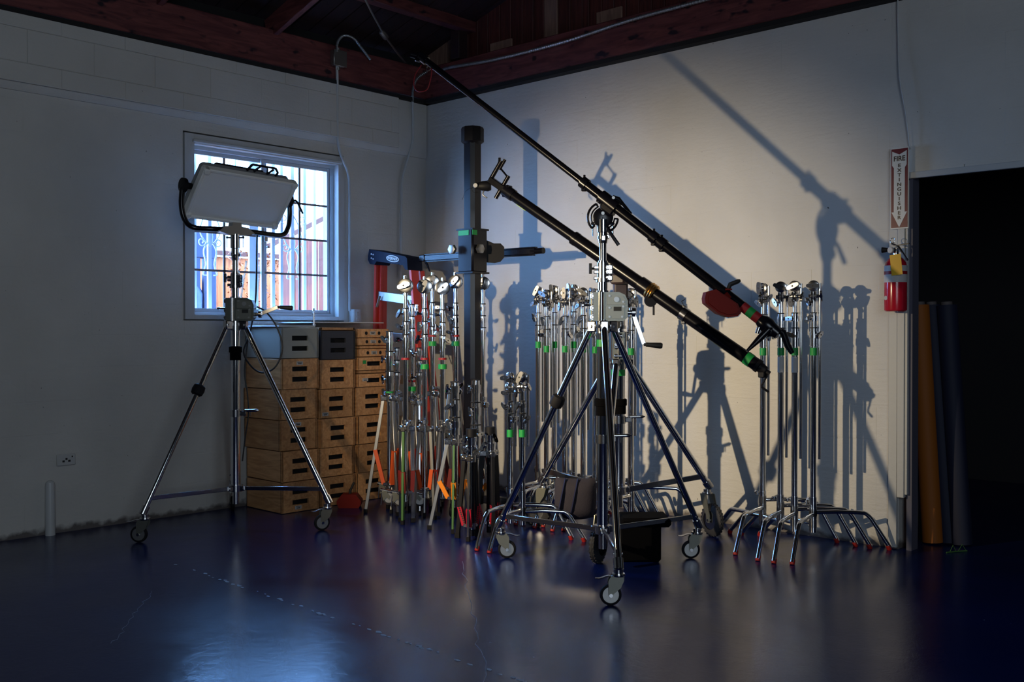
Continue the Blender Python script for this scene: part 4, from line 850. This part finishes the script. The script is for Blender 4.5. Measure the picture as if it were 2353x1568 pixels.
# ------------------------------------------------------------------ long boom on stand B
u0, u1 = at(975, 136, 1, -1.907), at(1778, 760, 1, -1.325)
bm = thing('boom_arm', 'long black boom arm with red counterweight on the front stand', 'boom', (0, 0, 0)); ub = (u1-u0).normalized(); Lb = (u1-u0).length
def bp(px):   # point on the boom axis seen at image column px
    lo, hi = 0., 1.
    for _ in range(30):
        m_ = (lo+hi)/2; d = u0.lerp(u1, m_)-CAM
        if W_PX/2+F_PX*d.dot(RT)/d.dot(FW) < px: lo = m_
        else: hi = m_
    return u0.lerp(u1, lo)
k1, k2 = bp(1345), bp(1520)
part('outer_tube', MB().tube(u0, k1, .0175, n=16), 'anod', bm); part('main_tube', MB().tube(k1, u1, .0245, n=18), 'anod', bm)
for px in (1343, 1503, 1521): c_ = bp(px); part('tube_clamp', MB().tube(c_-ub*.018, c_+ub*.018, .031, n=16).box(c_+V(0, 0, -.03), (.026, .03, .022), None, .004).tube(c_+V(0, 0, .028), c_+V(0, 0, .045), .006, n=8), 'black', bm)
part('end_clamp', MB().tube(u0-ub*.03, u0+ub*.02, .026).box(u0-ub*.04+V(0, 0, -.01), (.045, .04, .05), None, .006).tube(u0-ub*.03+RT*-.02, u0-ub*.03+RT*-.055+V(0, 0, .01), .016), 'black', bm)
part('end_ring', MB().path(arc(u0+ub*.035+V(0, 0, -.03), .016, 0, 2*PI*.98, (1, 0, 0), (0, 0, 1), 14), .0025, 6), 'steel', bm)
hc = bp(1399); hx = V(BX, BY, 0); dn = UP*-1
fwd = V(-.735, .678, 0)  # away from the viewer
bc = V(hc.x, hc.y, hc.z)
part('pivot_clamp', MB().tube(bc-ub*.055, bc+ub*.055, .036, n=18).box(bc+V(0, 0, -.03), (.08, .06, .05), Matrix.Rotation(rad(18), 3, 'Z') @ Matrix.Rotation(rad(37), 3, 'Y'), .008), 'black', bm)
hp = V(BX, BY, bc.z-.075); face = V(.678, -.735, 0)
part('pivot_disc', MB().lathe(hp+face*-.012, hp+face*.022, [(0, .046), (.3, .052), (.9, .052), (1, .046)], 24), 'black', bm)
part('pivot_stem', MB().tube((BX, BY, 1.80), (BX, BY, hp.z), .023, n=16), 'black', bm)
for a0, a1 in ((rad(115), rad(225)), (rad(-60), rad(-5))):
    part('slotted_quadrant', MB().path(arc(hp, .078, a0, a1, RT, V(0, 0, 1), 12), .006, 8).path(arc(hp, .060, a0, a1, RT, V(0, 0, 1), 12), .004, 8).path([hp+(RT*math.cos(a0)+V(0, 0, math.sin(a0)))*r_ for r_ in (.058, .08)], .005, 6).path([hp+(RT*math.cos(a1)+V(0, 0, math.sin(a1)))*r_ for r_ in (.058, .08)], .005, 6), 'black', bm)
bt_ = MB()
for c_ in (hp+V(0, 0, .02)-RT*.002, hp+V(0, 0, .024)+RT*.026): bt_.tube(c_+face*.02, c_+face*.028, .009, n=8)
c_ = bc+V(0, 0, .02)+RT*.02; bt_.tube(c_+face*.03, c_+face*.037, .008, n=8)
part('bolt', bt_, 'dull', bm)
part('tilt_lever', MB().path([hp+V(0, 0, -.05)+RT*.018+face*.02, hp+V(0, 0, -.08)+RT*.034+face*.03, hp+V(0, 0, -.145)+RT*.078+face*.035], [.008, .009, .010], 8), 'black', bm)
part('clamp_lever', MB().path([bc+V(0, 0, .03)+RT*.02, bc+V(0, 0, .02)+RT*.05, bc+V(0, 0, -.06)+RT*.115], [.009, .010, .008], 8), 'black', bm)
for (a, b, m_) in ((1706, 1719, 'redtape'), (1719, 1732, 'green'), (1732, 1747, 'redtape')): part('tape_band', MB().tube(bp(a), bp(b), .0258, n=18), m_, bm)
# tail casting with two crank handles
tc_ = bp(1768)
part('tail_casting', MB().lathe(tc_-ub*.06, tc_+ub*.055, [(0, .028), (.2, .038), (.45, .04), (.6, .034), (1, .026)], 16).box(tc_+V(0, 0, -.02), (.06, .06, .05), None, .008), 'black', bm)
part('tail_handle', MB().path([tc_+V(0, 0, -.01)-RT*.01+face*.03, tc_-RT*.05+V(0, 0, -.05)+face*.03, tc_-RT*.115+V(0, 0, -.115)+face*.03], [.016, .017, .007], 10), 'black', bm)
part('tail_handle', MB().path([tc_+RT*.02+V(0, 0, -.0), tc_+RT*.065+V(0, 0, -.025), tc_+RT*.088+V(0, 0, -.09), tc_+RT*.11+V(0, 0, -.125)], [.018, .017, .016, .012], 10), 'black', bm)
rc_ = bp(1768); part('tail_knob', MB().tube(rc_-RT*.05+V(0, 0, -.0), rc_-RT*.06+V(0, 0, -.03), .010), 'steel', bm)
# red counterweight hanging on the boom
wc = at(1655, 692, 1, -1.42)
cw = thing('red_counterweight', 'dark red angular counterweight hooked on the long boom', 'counterweight', (0, 0, 0))
o5 = [(-.085, .012), (-.078, .042), (-.03, .055), (.075, -.015), (.092, -.055), (.075, -.075), (.03, -.08), (-.02, -.062), (-.082, -.012)]
part('weight_body', MB().extrude([(x_, z_) for x_, z_ in o5], wc+face*.01, RT, V(0, 0, 1), .085), 'red', cw)
part('weight_bevel', MB().extrude([(x_*.82, z_*.82-.001) for x_, z_ in o5], wc+face*.01, RT, V(0, 0, 1), .105), 'red', cw)
bq = bp(1672)
part('hook_strap', MB().bar(wc+RT*.0+V(0, 0, -.0)+face*.058, bq+V(0, 0, .0)+face*.032, .035, .008, face, .002).bar(bq+V(0, 0, .025)+face*.034, bq+V(0, 0, .025)-face*.03, .03, .008, V(0, 0, 1), .002), 'red', cw)
part('hook_handle', MB().path([bq+V(0, 0, .02), bq+V(0, 0, .05)+RT*.012, bq+V(0, 0, .065)+RT*.05, bq+V(0, 0, .07)+RT*.062], [.010, .012, .011, .006], 8), 'grip', cw)
part('weight_end', MB().extrude([(.05, -.02), (.095, -.045), (.103, -.062), (.09, -.078), (.04, -.085)], wc-face*.03, RT, V(0, 0, 1), .05), 'dull', cw)
# red wire loop hanging from the boom tip
lw = [(962, 155), (953, 178), (950, 205), (958, 210), (975, 210), (985, 198), (991, 178), (990, 158)]
lw = [(968, 150), (954, 172), (951, 195), (957, 208), (967, 211), (981, 206), (988, 188), (992, 165), (990, 152)]
solo('red_wire_loop', MB().path(smooth([at(a, b, 1, -1.90) for a, b in lw], 5), .003, 6), 'wred', 'thin red wire loop hanging from the upper end of the long boom', 'wire')

# ------------------------------------------------------------------ thick arm on stand C
m0, m1 = at(1150, 428, 1, -1.18), None
P1, P2 = at(1165, 440, 1, -1.17), at(1421, 618, 1, -.97); um = (P2-P1).normalized(); m0 = P1-um*.03
def mp_(px, base=P1):
    lo, hi = -1., 4.
    for _ in range(40):
        q = (lo+hi)/2; d = P1+um*q-CAM
        if W_PX/2+F_PX*d.dot(RT)/d.dot(FW) < px: lo = q
        else: hi = q
    return P1+um*lo
ma = thing('menace_arm', 'thick black telescoping arm slanting down to the right on the tyred stand', 'boom', (0, 0, 0))
part('front_tube', MB().tube(mp_(1160), mp_(1320), .032, n=20), 'anod', ma)
part('middle_tube', MB().tube(mp_(1318), mp_(1500), .040, n=20).tube(mp_(1318), mp_(1326), .042), 'anod', ma)
part('rear_tube', MB().tube(mp_(1496), mp_(1742), .036, n=20), 'anod', ma)
part('joint_sleeve', MB().tube(mp_(1470), mp_(1494), .047, n=20), 'black', ma)
part('brass_ring', MB().lathe(mp_(1490), mp_(1505), [(0, .048), (.2, .052), (.35, .047), (.5, .052), (.65, .047), (.8, .052), (1, .046)], 22), 'brass', ma)
cj = mp_(1494); fc = face
part('ring_disc', MB().lathe(cj+V(0, 0, -.055)+fc*.02, cj+V(0, 0, -.055)+fc*.035, [(0, .038), (1, .036)], 20).tube(cj+V(0, 0, -.05)+RT*.02, cj+V(0, 0, -.14)+RT*.02, .006), 'blackm', ma)
ck = mp_(1572); part('pin_clamp', MB().tube(ck-um*.018, ck+um*.018, .041, n=18).box(ck+V(0, 0, -.04), (.03, .03, .03), None, .004).box(ck+V(0, 0, .04), (.03, .03, .02), None, .004), 'steel', ma)
part('clamp_hook', MB().path([ck+V(0, 0, .045), ck+V(0, 0, .075)-RT*.015, ck+V(0, 0, .085)+RT*.005], .003, 6), 'steel', ma)
part('tape_band', MB().tube(mp_(1714), mp_(1727), .0375, n=18), 'green', ma, 'green tape band')
part('lime_tape_strip', MB().bar(mp_(1640)+V(0, 0, -.042), mp_(1706)+V(0, 0, -.041), .012, .003, None), 'lime', ma)
part('lime_tape_strip', MB().bar(mp_(1187)+V(0, 0, -.038), mp_(1208)+V(0, 0, -.038), .012, .003, None), 'lime', ma)
ce = mp_(1742); part('end_cap', MB().lathe(ce-um*.01, ce+um*.05, [(0, .038), (.3, .038), (.35, .03), (1, .024)], 16).box(ce+um*.03+V(0, 0, -.03), (.04, .04, .035), None, .005).tube(ce+um*.05, ce+um*.075, .014), 'blackm', ma)
e0_ = ce+um*.06+V(0, 0, -.02); part('end_crank', MB().path([e0_, e0_-RT*.03+V(0, 0, -.05), e0_-RT*.03+V(0, 0, -.062), e0_+RT*.008+V(0, 0, -.088)], [.0055, .0055, .006, .007], 8), 'blackm', ma)
# head at the front of the arm: twin pins, plate, small clamp
h0 = mp_(1168); perp = (V(0, 0, 1)-um*um.z).normalized(); back = um*-1
part('front_sleeve', MB().tube(mp_(1160), mp_(1180), .037, n=18).box(h0-um*.01, (.05, .05, .07), None, .005), 'black', ma)
pa, pb_ = mp_(1133)+perp*.0, mp_(1160)
part('head_plate', MB().bar(mp_(1126), mp_(1166), .045, .040, perp, .004), 'anod', ma)
hp_ = MB().tube(mp_(1127)-perp*.01, mp_(1127)+perp*.135, .014).tube(mp_(1153)-perp*.075, mp_(1153)+perp*.085, .013).tube(mp_(1132)+perp*.095, mp_(1153)+perp*.075, .006, n=8)
hp_.tube(mp_(1132)+perp*.085, mp_(1132)+perp*.155, .010).tube(mp_(1127)+perp*.11, mp_(1121)+perp*.145, .008, n=8); part('twin_pin', hp_, 'anod', ma)
hs_ = mp_(1122)-perp*.055
part('small_clamp', MB().lathe(hs_-RT*.05, hs_+RT*.045, [(0, .02), (.25, .024), (.4, .030), (.8, .034), (1, .026)], 14).tube(hs_+perp*.01, mp_(1128), .012), 'blackm', ma)
part('white_button', MB().lathe(hs_-RT*.052+face*.02, hs_-RT*.052+face*.034, [(0, .015), (1, .013)], 12), 'sticker', ma)
part('small_lever', MB().path([hs_+V(0, 0, -.03), hs_+V(0, 0, -.055)-RT*.008, hs_+V(0, 0, -.075)+RT*.02], .005, 8), 'steel', ma)
wl_ = [hs_-RT*.05+face*.03, hs_-RT*.075+V(0, 0, -.02)+face*.03, hs_-RT*.06+V(0, 0, -.045)+face*.03, hs_-RT*.035+V(0, 0, -.04)+face*.02]
part('safety_wire', MB().path(smooth(wl_, 6), .0012, 5).path(smooth([hs_-RT*.06+V(0, 0, -.005), hs_-RT*.11+V(0, 0, -.03), hs_-RT*.135+V(0, 0, -.085)], 6), .001, 5), 'blackm', ma)
# mount of the arm on stand C
cm = mp_(1425)
part('arm_mount', MB().box((CX+.015, CY+.0, 1.50), (.085, .075, .20), Matrix.Rotation(rad(43), 3, 'Z'), .012).box((cm+V(CX, CY, cm.z-.03))/2 if False else V((cm.x+CX)/2, (cm.y+CY)/2, cm.z-.05), (.09, .09, .06), Matrix.Rotation(rad(18), 3, 'Z'), .01), 'brown', ma)

#@@DOLLY
# ------------------------------------------------------------------ studio camera column
DX, DY = 1.352, -.80
zt = zat(293, DX, DY)
dc = thing('column_stand', 'tall black square studio column with a sliding cross arm', 'camera stand', (DX, DY, 0), rad(0))
part('mast', MB().extrude([(-.052, -.030), (-.030, -.052), (.030, -.052), (.052, -.030), (.052, .030), (.030, .052), (-.030, .052), (-.052, .030)], (0, 0, (zt-.05)/2+.06), (1, 0, 0), (0, 1, 0), zt-.16), 'black', dc)
part('mast_cap', MB().lathe((0, 0, zt-.115), (0, 0, zt), [(0, .060), (.12, .078), (.9, .078), (1, .072)], 8), 'blackm', dc)
z0, z1 = zat(628, DX, DY), zat(527, DX, DY)
part('carriage', MB().box((0, 0, (z0+z1)/2), (.15, .15, z1-z0), None, .012).box((0, 0, z0), (.165, .165, .012)).box((0, 0, z1-.006), (.16, .16, .012)), 'black', dc)
part('green_tape', MB().box((-.01, -.0765, z1-.03), (.10, .002, .034)).box((.0765, -.055, z1-.03), (.002, .045, .034)), 'green', dc)
zc = (z0+z1)/2-.01; 
am = thing('cross_arm', None, None); am.parent = dc
pL = atd(978, 589, 7.62)-V(DX, DY, 0); pR = atd(1232, 569, 6.93)-V(DX, DY, 0)
pL.z = pR.z = zc+.008
dA = (pR-pL).normalized(); 
part('arm_tube', MB().bar(pL, pR, .038, .042, (0, 0, 1), .004), 'black', am)
part('arm_rail', MB().bar(pL+V(0, 0, .026), pR+V(0, 0, .026), .03, .008, (0, 0, 1)).bar(pL+V(0, 0, -.026), pR-dA*.02+V(0, 0, -.026), .03, .008, (0, 0, 1)), 'anod', am)
part('arm_end_tube', MB().tube(pR-dA*.04, pR+dA*.065, .021, n=16), 'anod', am)
part('arm_end_clamp', MB().box(pL-dA*.02, (.06, .05, .05), Matrix.Rotation(math.atan2(dA.y, dA.x), 3, 'Z'), .006).path([pL+V(0, 0, -.03), pL+V(.02, 0, -.05), pL+V(.045, 0, -.10)], [.009, .009, .006], 8), 'black', am)
gu = MB().extrude([(.0, z0+.08), (.09, zc-.07), (.13, zc-.06), (.155, zc-.03), (.155, zc+.04), (.13, zc+.065), (.085, zc+.065), (.0, z1-.06)], (.03, .06, 0), (.735, .678, 0), (0, 0, 1), .02)
part('gusset_plate', gu, 'blackm', dc)
for a_, b_ in ((V(-.08, -.10, zc+.02), 0), (V(.078, -.02, zc+.02), 1)):
    n1_ = V(0, -1, 0) if b_ == 0 else V(1, 0, 0)
    part('clamp_knob', MB().lathe(a_, a_+n1_*.03, [(0, .024), (.2, .034), (.9, .034), (1, .028)], 6), 'dull', dc)
bs = MB()
for a in (45, 165, 285): d = V(math.cos(rad(a)), math.sin(rad(a)), 0); bs.bar(d*.03+V(0, 0, .09), d*.26+V(0, 0, .07), .06, .05, (0, 0, 1), .006).tube(d*.24-V(-d.y, d.x, 0)*.02+V(0, 0, .045), d*.24+V(-d.y, d.x, 0)*.02+V(0, 0, .045), .045, n=14)
part('base', bs.tube((0, 0, .06), (0, 0, .14), .08), 'black', dc)

#@@FOLDED
# ------------------------------------------------------------------ folded stands between the boxes and the column
def folded(px, yw, label, top_py, crown_py, leg='dull', brace='vermil', head=True, tape_py=None, red_py=None, legsplay=.15, legang=(0, 120, 240), colr=.0175, thick=False, cast=False, perf=False, blackcap=False, seed=0, footz=0., low=.20, arms=0, legw=.022, twoleg=None, xoff=0):
    rnd = random.Random(seed); p = at(px, 950, 1, yw); x, y = p.x+xoff, p.y; cz = zat(crown_py, x, y); tz = zat(top_py, x, y)
    t = thing('folded_stand', label, 'light stand', (x, y, 0), 0, 'folded stands beside the boxes')
    part('column', MB().tube((0, 0, low-.06), (0, 0, cz+.06), colr, n=14), 'chrome' if leg != 'blackm' else 'black', t)
    cr = MB().tube((0, 0, cz-.025), (0, 0, cz+.02), colr+.008, n=14); lo = MB().tube((0, 0, low-.02), (0, 0, low+.02), colr+.007, n=12)
    for k, a in enumerate(legang):
        d = V(math.cos(rad(a)), math.sin(rad(a)), 0); s = V(-d.y, d.x, 0); R = Matrix((d, s, V(0, 0, 1))).transposed()
        sp = legsplay*(1 if k == 0 else .8); p0 = d*(colr+.025)+V(0, 0, cz-.005); p1 = d*sp+V(0, 0, .008+footz)
        cr.box(d*(colr+.02)+V(0, 0, cz), (.045, .032, .034), R, .004).tube(d*(colr+.03)+s*.022+V(0, 0, cz), d*(colr+.03)-s*.022+V(0, 0, cz), .006, n=8)
        lm = leg if not (twoleg and k in twoleg[0]) else twoleg[1]
        lg = part('leg', MB().bar(p0, p1, legw, legw*.62, s, .002), lm, t)
        part('foot_tip', MB().bar(p1-V(0, 0, .008+footz)+V(0, 0, .001), p1+V(0, 0, .02), legw+.004, legw*.62+.004, s), 'rubber', lg)
        q = p0.lerp(p1, .45 if not perf else .62); b0 = d*(colr+.012)+V(0, 0, low)
        br_ = MB()
        for sg in (-1, 1): br_.bar(q+s*(sg*.014), b0+s*(sg*.014)+d*.01, .026, .003, s)
        br_.bar(q+d*.012, b0+d*.022, .003, .026, s)
        if perf:
            for j in range(9): c_ = q.lerp(b0, (j+.5)/9); br_.use(1).tube(c_-s*.0172, c_+s*.0172, .0055, n=8).use(0)
        part('brace', br_, [brace, 'ink'], t)
        lo.box(d*(colr+.01)+V(0, 0, low), (.03, .036, .022), R, .003)
        if cast and k == cast-1:
            c_ = p0.lerp(p1, .86)+d*.05; k_ = thing('caster', None, None); k_.parent = t
            e2 = V(.678, -.735, 0); part('tyre', MB().lathe(c_-e2*.013, c_+e2*.013, [(0, .034), (.1, .044), (.9, .044), (1, .034)], 22, False), 'tyre', k_)
            part('rim', MB().lathe(c_-e2*.011, c_+e2*.011, [(0, .035), (.2, .03), (.8, .03), (1, .035)], 18), 'dull', k_)
            part('fork', MB().extrude([(-.05, .045), (-.02, .05), (.010, .008), (.0, -.010), (-.016, .004), (-.04, -.02)], c_+e2*.017, RT, V(0, 0, 1), .004), 'cast', k_); part('brake_pedal', MB().bar(c_-RT*.05+V(0, 0, .03), c_-RT*.055+V(0, 0, -.05), .022, .005, RT), 'steel', k_)
            part('stem', MB().tube(c_-RT*.06+V(0, 0, .055), c_+RT*.03+V(0, 0, .035), .013), 'steel', k_)
    part('leg_crown', cr, 'steel', t); part('lower_collar', lo, 'steel', t)
    # telescoping section above the crown
    z = cz+.02; hh = tz-z-(.075 if head else 0)
    if hh > .25:
        nsec = 3 if not thick else 3; hs = max(.085, .08) if not thick else hh/3.2; zc_ = z+hh-(hs*nsec+ (.12 if head else .0))
        part('upper_column', MB().tube((0, 0, z-.02), (0, 0, zc_), colr if not thick else colr+.006, n=16), 'chrome', t); z = zc_
        for k in range(nsec):
            r = colr+.006-.002*k if not thick else colr+.014-.003*k
            c_ = MB().lathe((0, 0, z), (0, 0, z+hs), [(0, r), (.06, r), (.06, r-.002), (.4, r-.002), (.4, r+.002), (.78, r+.002), (.78, r-.002), (1, r-.003)], 16)
            wing(c_, (0, 0), rad(rnd.choice((-118, -108, -98, -88, -4))), z+hs*.6, out=.046, L=.066, rnd=rnd); part('riser_collar', c_, 'chrome', t)
            part('seal_ring', MB().tube((0, 0, z+hs-.004), (0, 0, z+hs+.003), r), 'blackm', t); z += hs
    else:
        nsec = 2; hs = hh/2
        for k in range(2):
            r = colr+.012-.002*k; c_ = MB().lathe((0, 0, z), (0, 0, z+hs), [(0, r), (.5, r), (.5, r+.004), (.9, r+.004), (1, r-.002)], 16)
            wing(c_, (0, 0), rad(rnd.choice((-118, -100, -10))), z+hs*.6, out=.045, L=.062, rnd=rnd); part('riser_collar', c_, 'chrome', t); z += hs
    if blackcap: part('top_cap', MB().tube((0, 0, z-.002), (0, 0, z+.045), colr+.011, n=14), 'blackm', t)
    if head:
        part('riser', MB().tube((0, 0, z), (0, 0, tz-.09), .0125).tube((0, 0, tz-.115), (0, 0, tz-.085), .016), 'chrome', t)
        hd = MB(); grip_head(hd, V(0, 0, tz-.048), rad(-47+rnd.uniform(-18, 18)), .050, t=rnd.uniform(.3, 1.2), th=.034, wl=.085, rnd=rnd, stud=True); part('grip_head', hd, 'steel', t)
    if tape_py: zz = zat(tape_py, x, y); part('tape_ring', MB().tube((0, 0, zz-.016), (0, 0, zz+.016), colr+.011, n=16), 'green', t, 'green tape band')
    if red_py: zz = zat(red_py, x, y); part('maker_label', MB().tube((0, 0, zz-.007), (0, 0, zz+.007), colr+.0105, n=16), 'redtape', t, 'red maker label'); pass
    wg = MB().tube((0, 0, cz+.03), (0, 0, cz+.055), colr+.006); wing(wg, (0, 0), rad(rnd.choice((-118, -105, -5))), cz+.04, out=.04, L=.055, rnd=rnd); part('crown_lock', wg, 'steel', t)
    return t
LA = -137   # toward image left
folded(895, -1.22, 'folded steel stand with vermilion braces and green tape, nearest the boxes', 762, 915, 'dull', 'vermil', False, 898, 880, .165, (LA, -17, 103), cast=2, seed=1, thick=True)
folded(932, -1.38, 'folded stand with a round grip head and one green leg down to the floor', 640, 985, 'steel', 'darkred', True, None, 825, .06, (-60, 60, 180), seed=2, legw=.026, twoleg=((0,), 'gleg'))
folded(947, -.95, 'folded stand with green tape half behind the green legged stand', 700, 917, 'dull', 'darkred', False, 894, 876, .15, (LA, -17, 103), seed=3, cast=1)
folded(976, -1.20, 'folded stand with a round grip head and low green tape, left of the tallest', 642, 985, 'dull', 'vermil', True, 843, 825, .09, (-100, 20, 140), seed=4)
folded(994, -.88, 'tallest folded stand with a large round grip head and high green tape', 632, 905, 'dull', 'darkred', True, 790, 772, .15, (LA, -17, 103), seed=5, cast=2)
folded(1017, -1.10, 'folded stand with a round grip head turned right and low green tape', 645, 985, 'steel', 'darkred', True, 843, 825, .09, (-80, 40, 160), seed=6)
folded(1047, -.84, 'folded stand with a round grip head just left of the black column', 632, 900, 'dull', 'darkred', True, 790, 772, .15, (LA, -17, 103), seed=7, cast=1)
folded(1110, -.55, 'folded stand whose round grip head shows just behind the black column', 636, 930, 'dull', 'darkred', True, None, None, .14, (LA, -17, 103), seed=8)
folded(1045, -1.32, 'thick folded stand with an orange brace and a red label', 878, 1015, 'dull', 'orange', False, None, 997, .16, (LA, -50, 90), seed=9, thick=True, colr=.021, twoleg=((1,), 'gleg'))
folded(1093, -1.02, 'thick folded stand right in front of the black column', 873, 1045, 'dull', 'orange', False, None, None, .15, (-60, 60, 180), seed=10, thick=True, colr=.023)
folded(1083, -1.45, 'short folded stand with black legs, crimson perforated braces and a black cap, left one', 1003, 1052, 'blackm', 'crimson', False, None, None, .09, (LA-20, -60, 103), colr=.022, perf=True, blackcap=True, seed=11, low=.08, twoleg=((1,), 'steel'), legw=.026)
folded(1126, -1.30, 'short folded stand with black legs, crimson braces and a black cap, right one', 998, 1042, 'blackm', 'crimson', False, None, None, .09, (LA, -30, 90), colr=.022, perf=True, blackcap=True, seed=12, low=.08, legw=.034)
folded(912, -1.12, 'folded stand with bright orange braces behind the green tape stand', 800, 917, 'dull', 'orange', False, None, None, .12, (-60, 60, 180), seed=13, cast=1)
folded(963, -1.05, 'folded stand with orange braces deep in the cluster', 800, 925, 'steel', 'vermil', False, None, None, .12, (-40, 80, 200), seed=14, cast=1)

# ------------------------------------------------------------------ sandbag and black case
c_ = at(1322, 1142, 1, -1.02)
sbg = thing('sandbag', 'grey canvas sandbag with navy straps slung on the tyred stand', 'sandbag', (c_.x, c_.y, c_.z), rad(-5))
def cushion(w_, h_, d_, sag=.02, nx=12, nz=10):
    vs = []; fs = []
    for side in (1, -1):
        for j in range(nz+1):
            for i in range(nx+1):
                u_, v_ = i/nx*2-1, j/nz*2-1; th_ = (max(0, (1-abs(u_)**3))*max(0, (1-abs(v_)**3)))**.6*d_/2
                vs.append(V(u_*w_/2*(1-.06*abs(v_)**2), side*-th_, v_*h_/2-sag*(1-u_*u_)*(1 if v_ < 0 else .4)))
    B_ = (nx+1)*(nz+1)
    for sd_ in (0, 1):
        for j in range(nz):
            for i in range(nx):
                a = sd_*B_+j*(nx+1)+i; q = (a, a+1, a+nx+2, a+nx+1); fs.append(q if sd_ == 0 else q[::-1])
    return vs, fs
vs, fs = cushion(.25, .235, .13); Rz = Matrix.Rotation(rad(43), 3, 'Z')
part('bag', MB().add([Rz @ p for p in vs], fs), 'bag', sbg)
for xx in (-.085, -.01): 
    ps = [Rz @ V(xx+.02*(z_/.1), -.068*(1-abs(z_/.13)**3) if abs(z_) < .13 else 0, z_-.01) for z_ in (-.115, -.09, -.05, 0, .05, .09, .118)]
    part('strap', MB().path(ps, .014, 8, flat=.25, up=(Rz @ V(1, 0, 0))), 'strap', sbg)
a = at(1478, 1300, 2)
bk = thing('black_case', 'black cloth covered case with an overhanging lid behind the front stand', 'case', (a.x-.115, a.y+.115, 0), rad(43))
part('case_body', MB().box((0, 0, .101), (.225, .20, .20), None, .014), 'cloth', bk); part('lid', MB().box((.03, 0, .215), (.27, .225, .05), None, .014), 'cloth', bk)
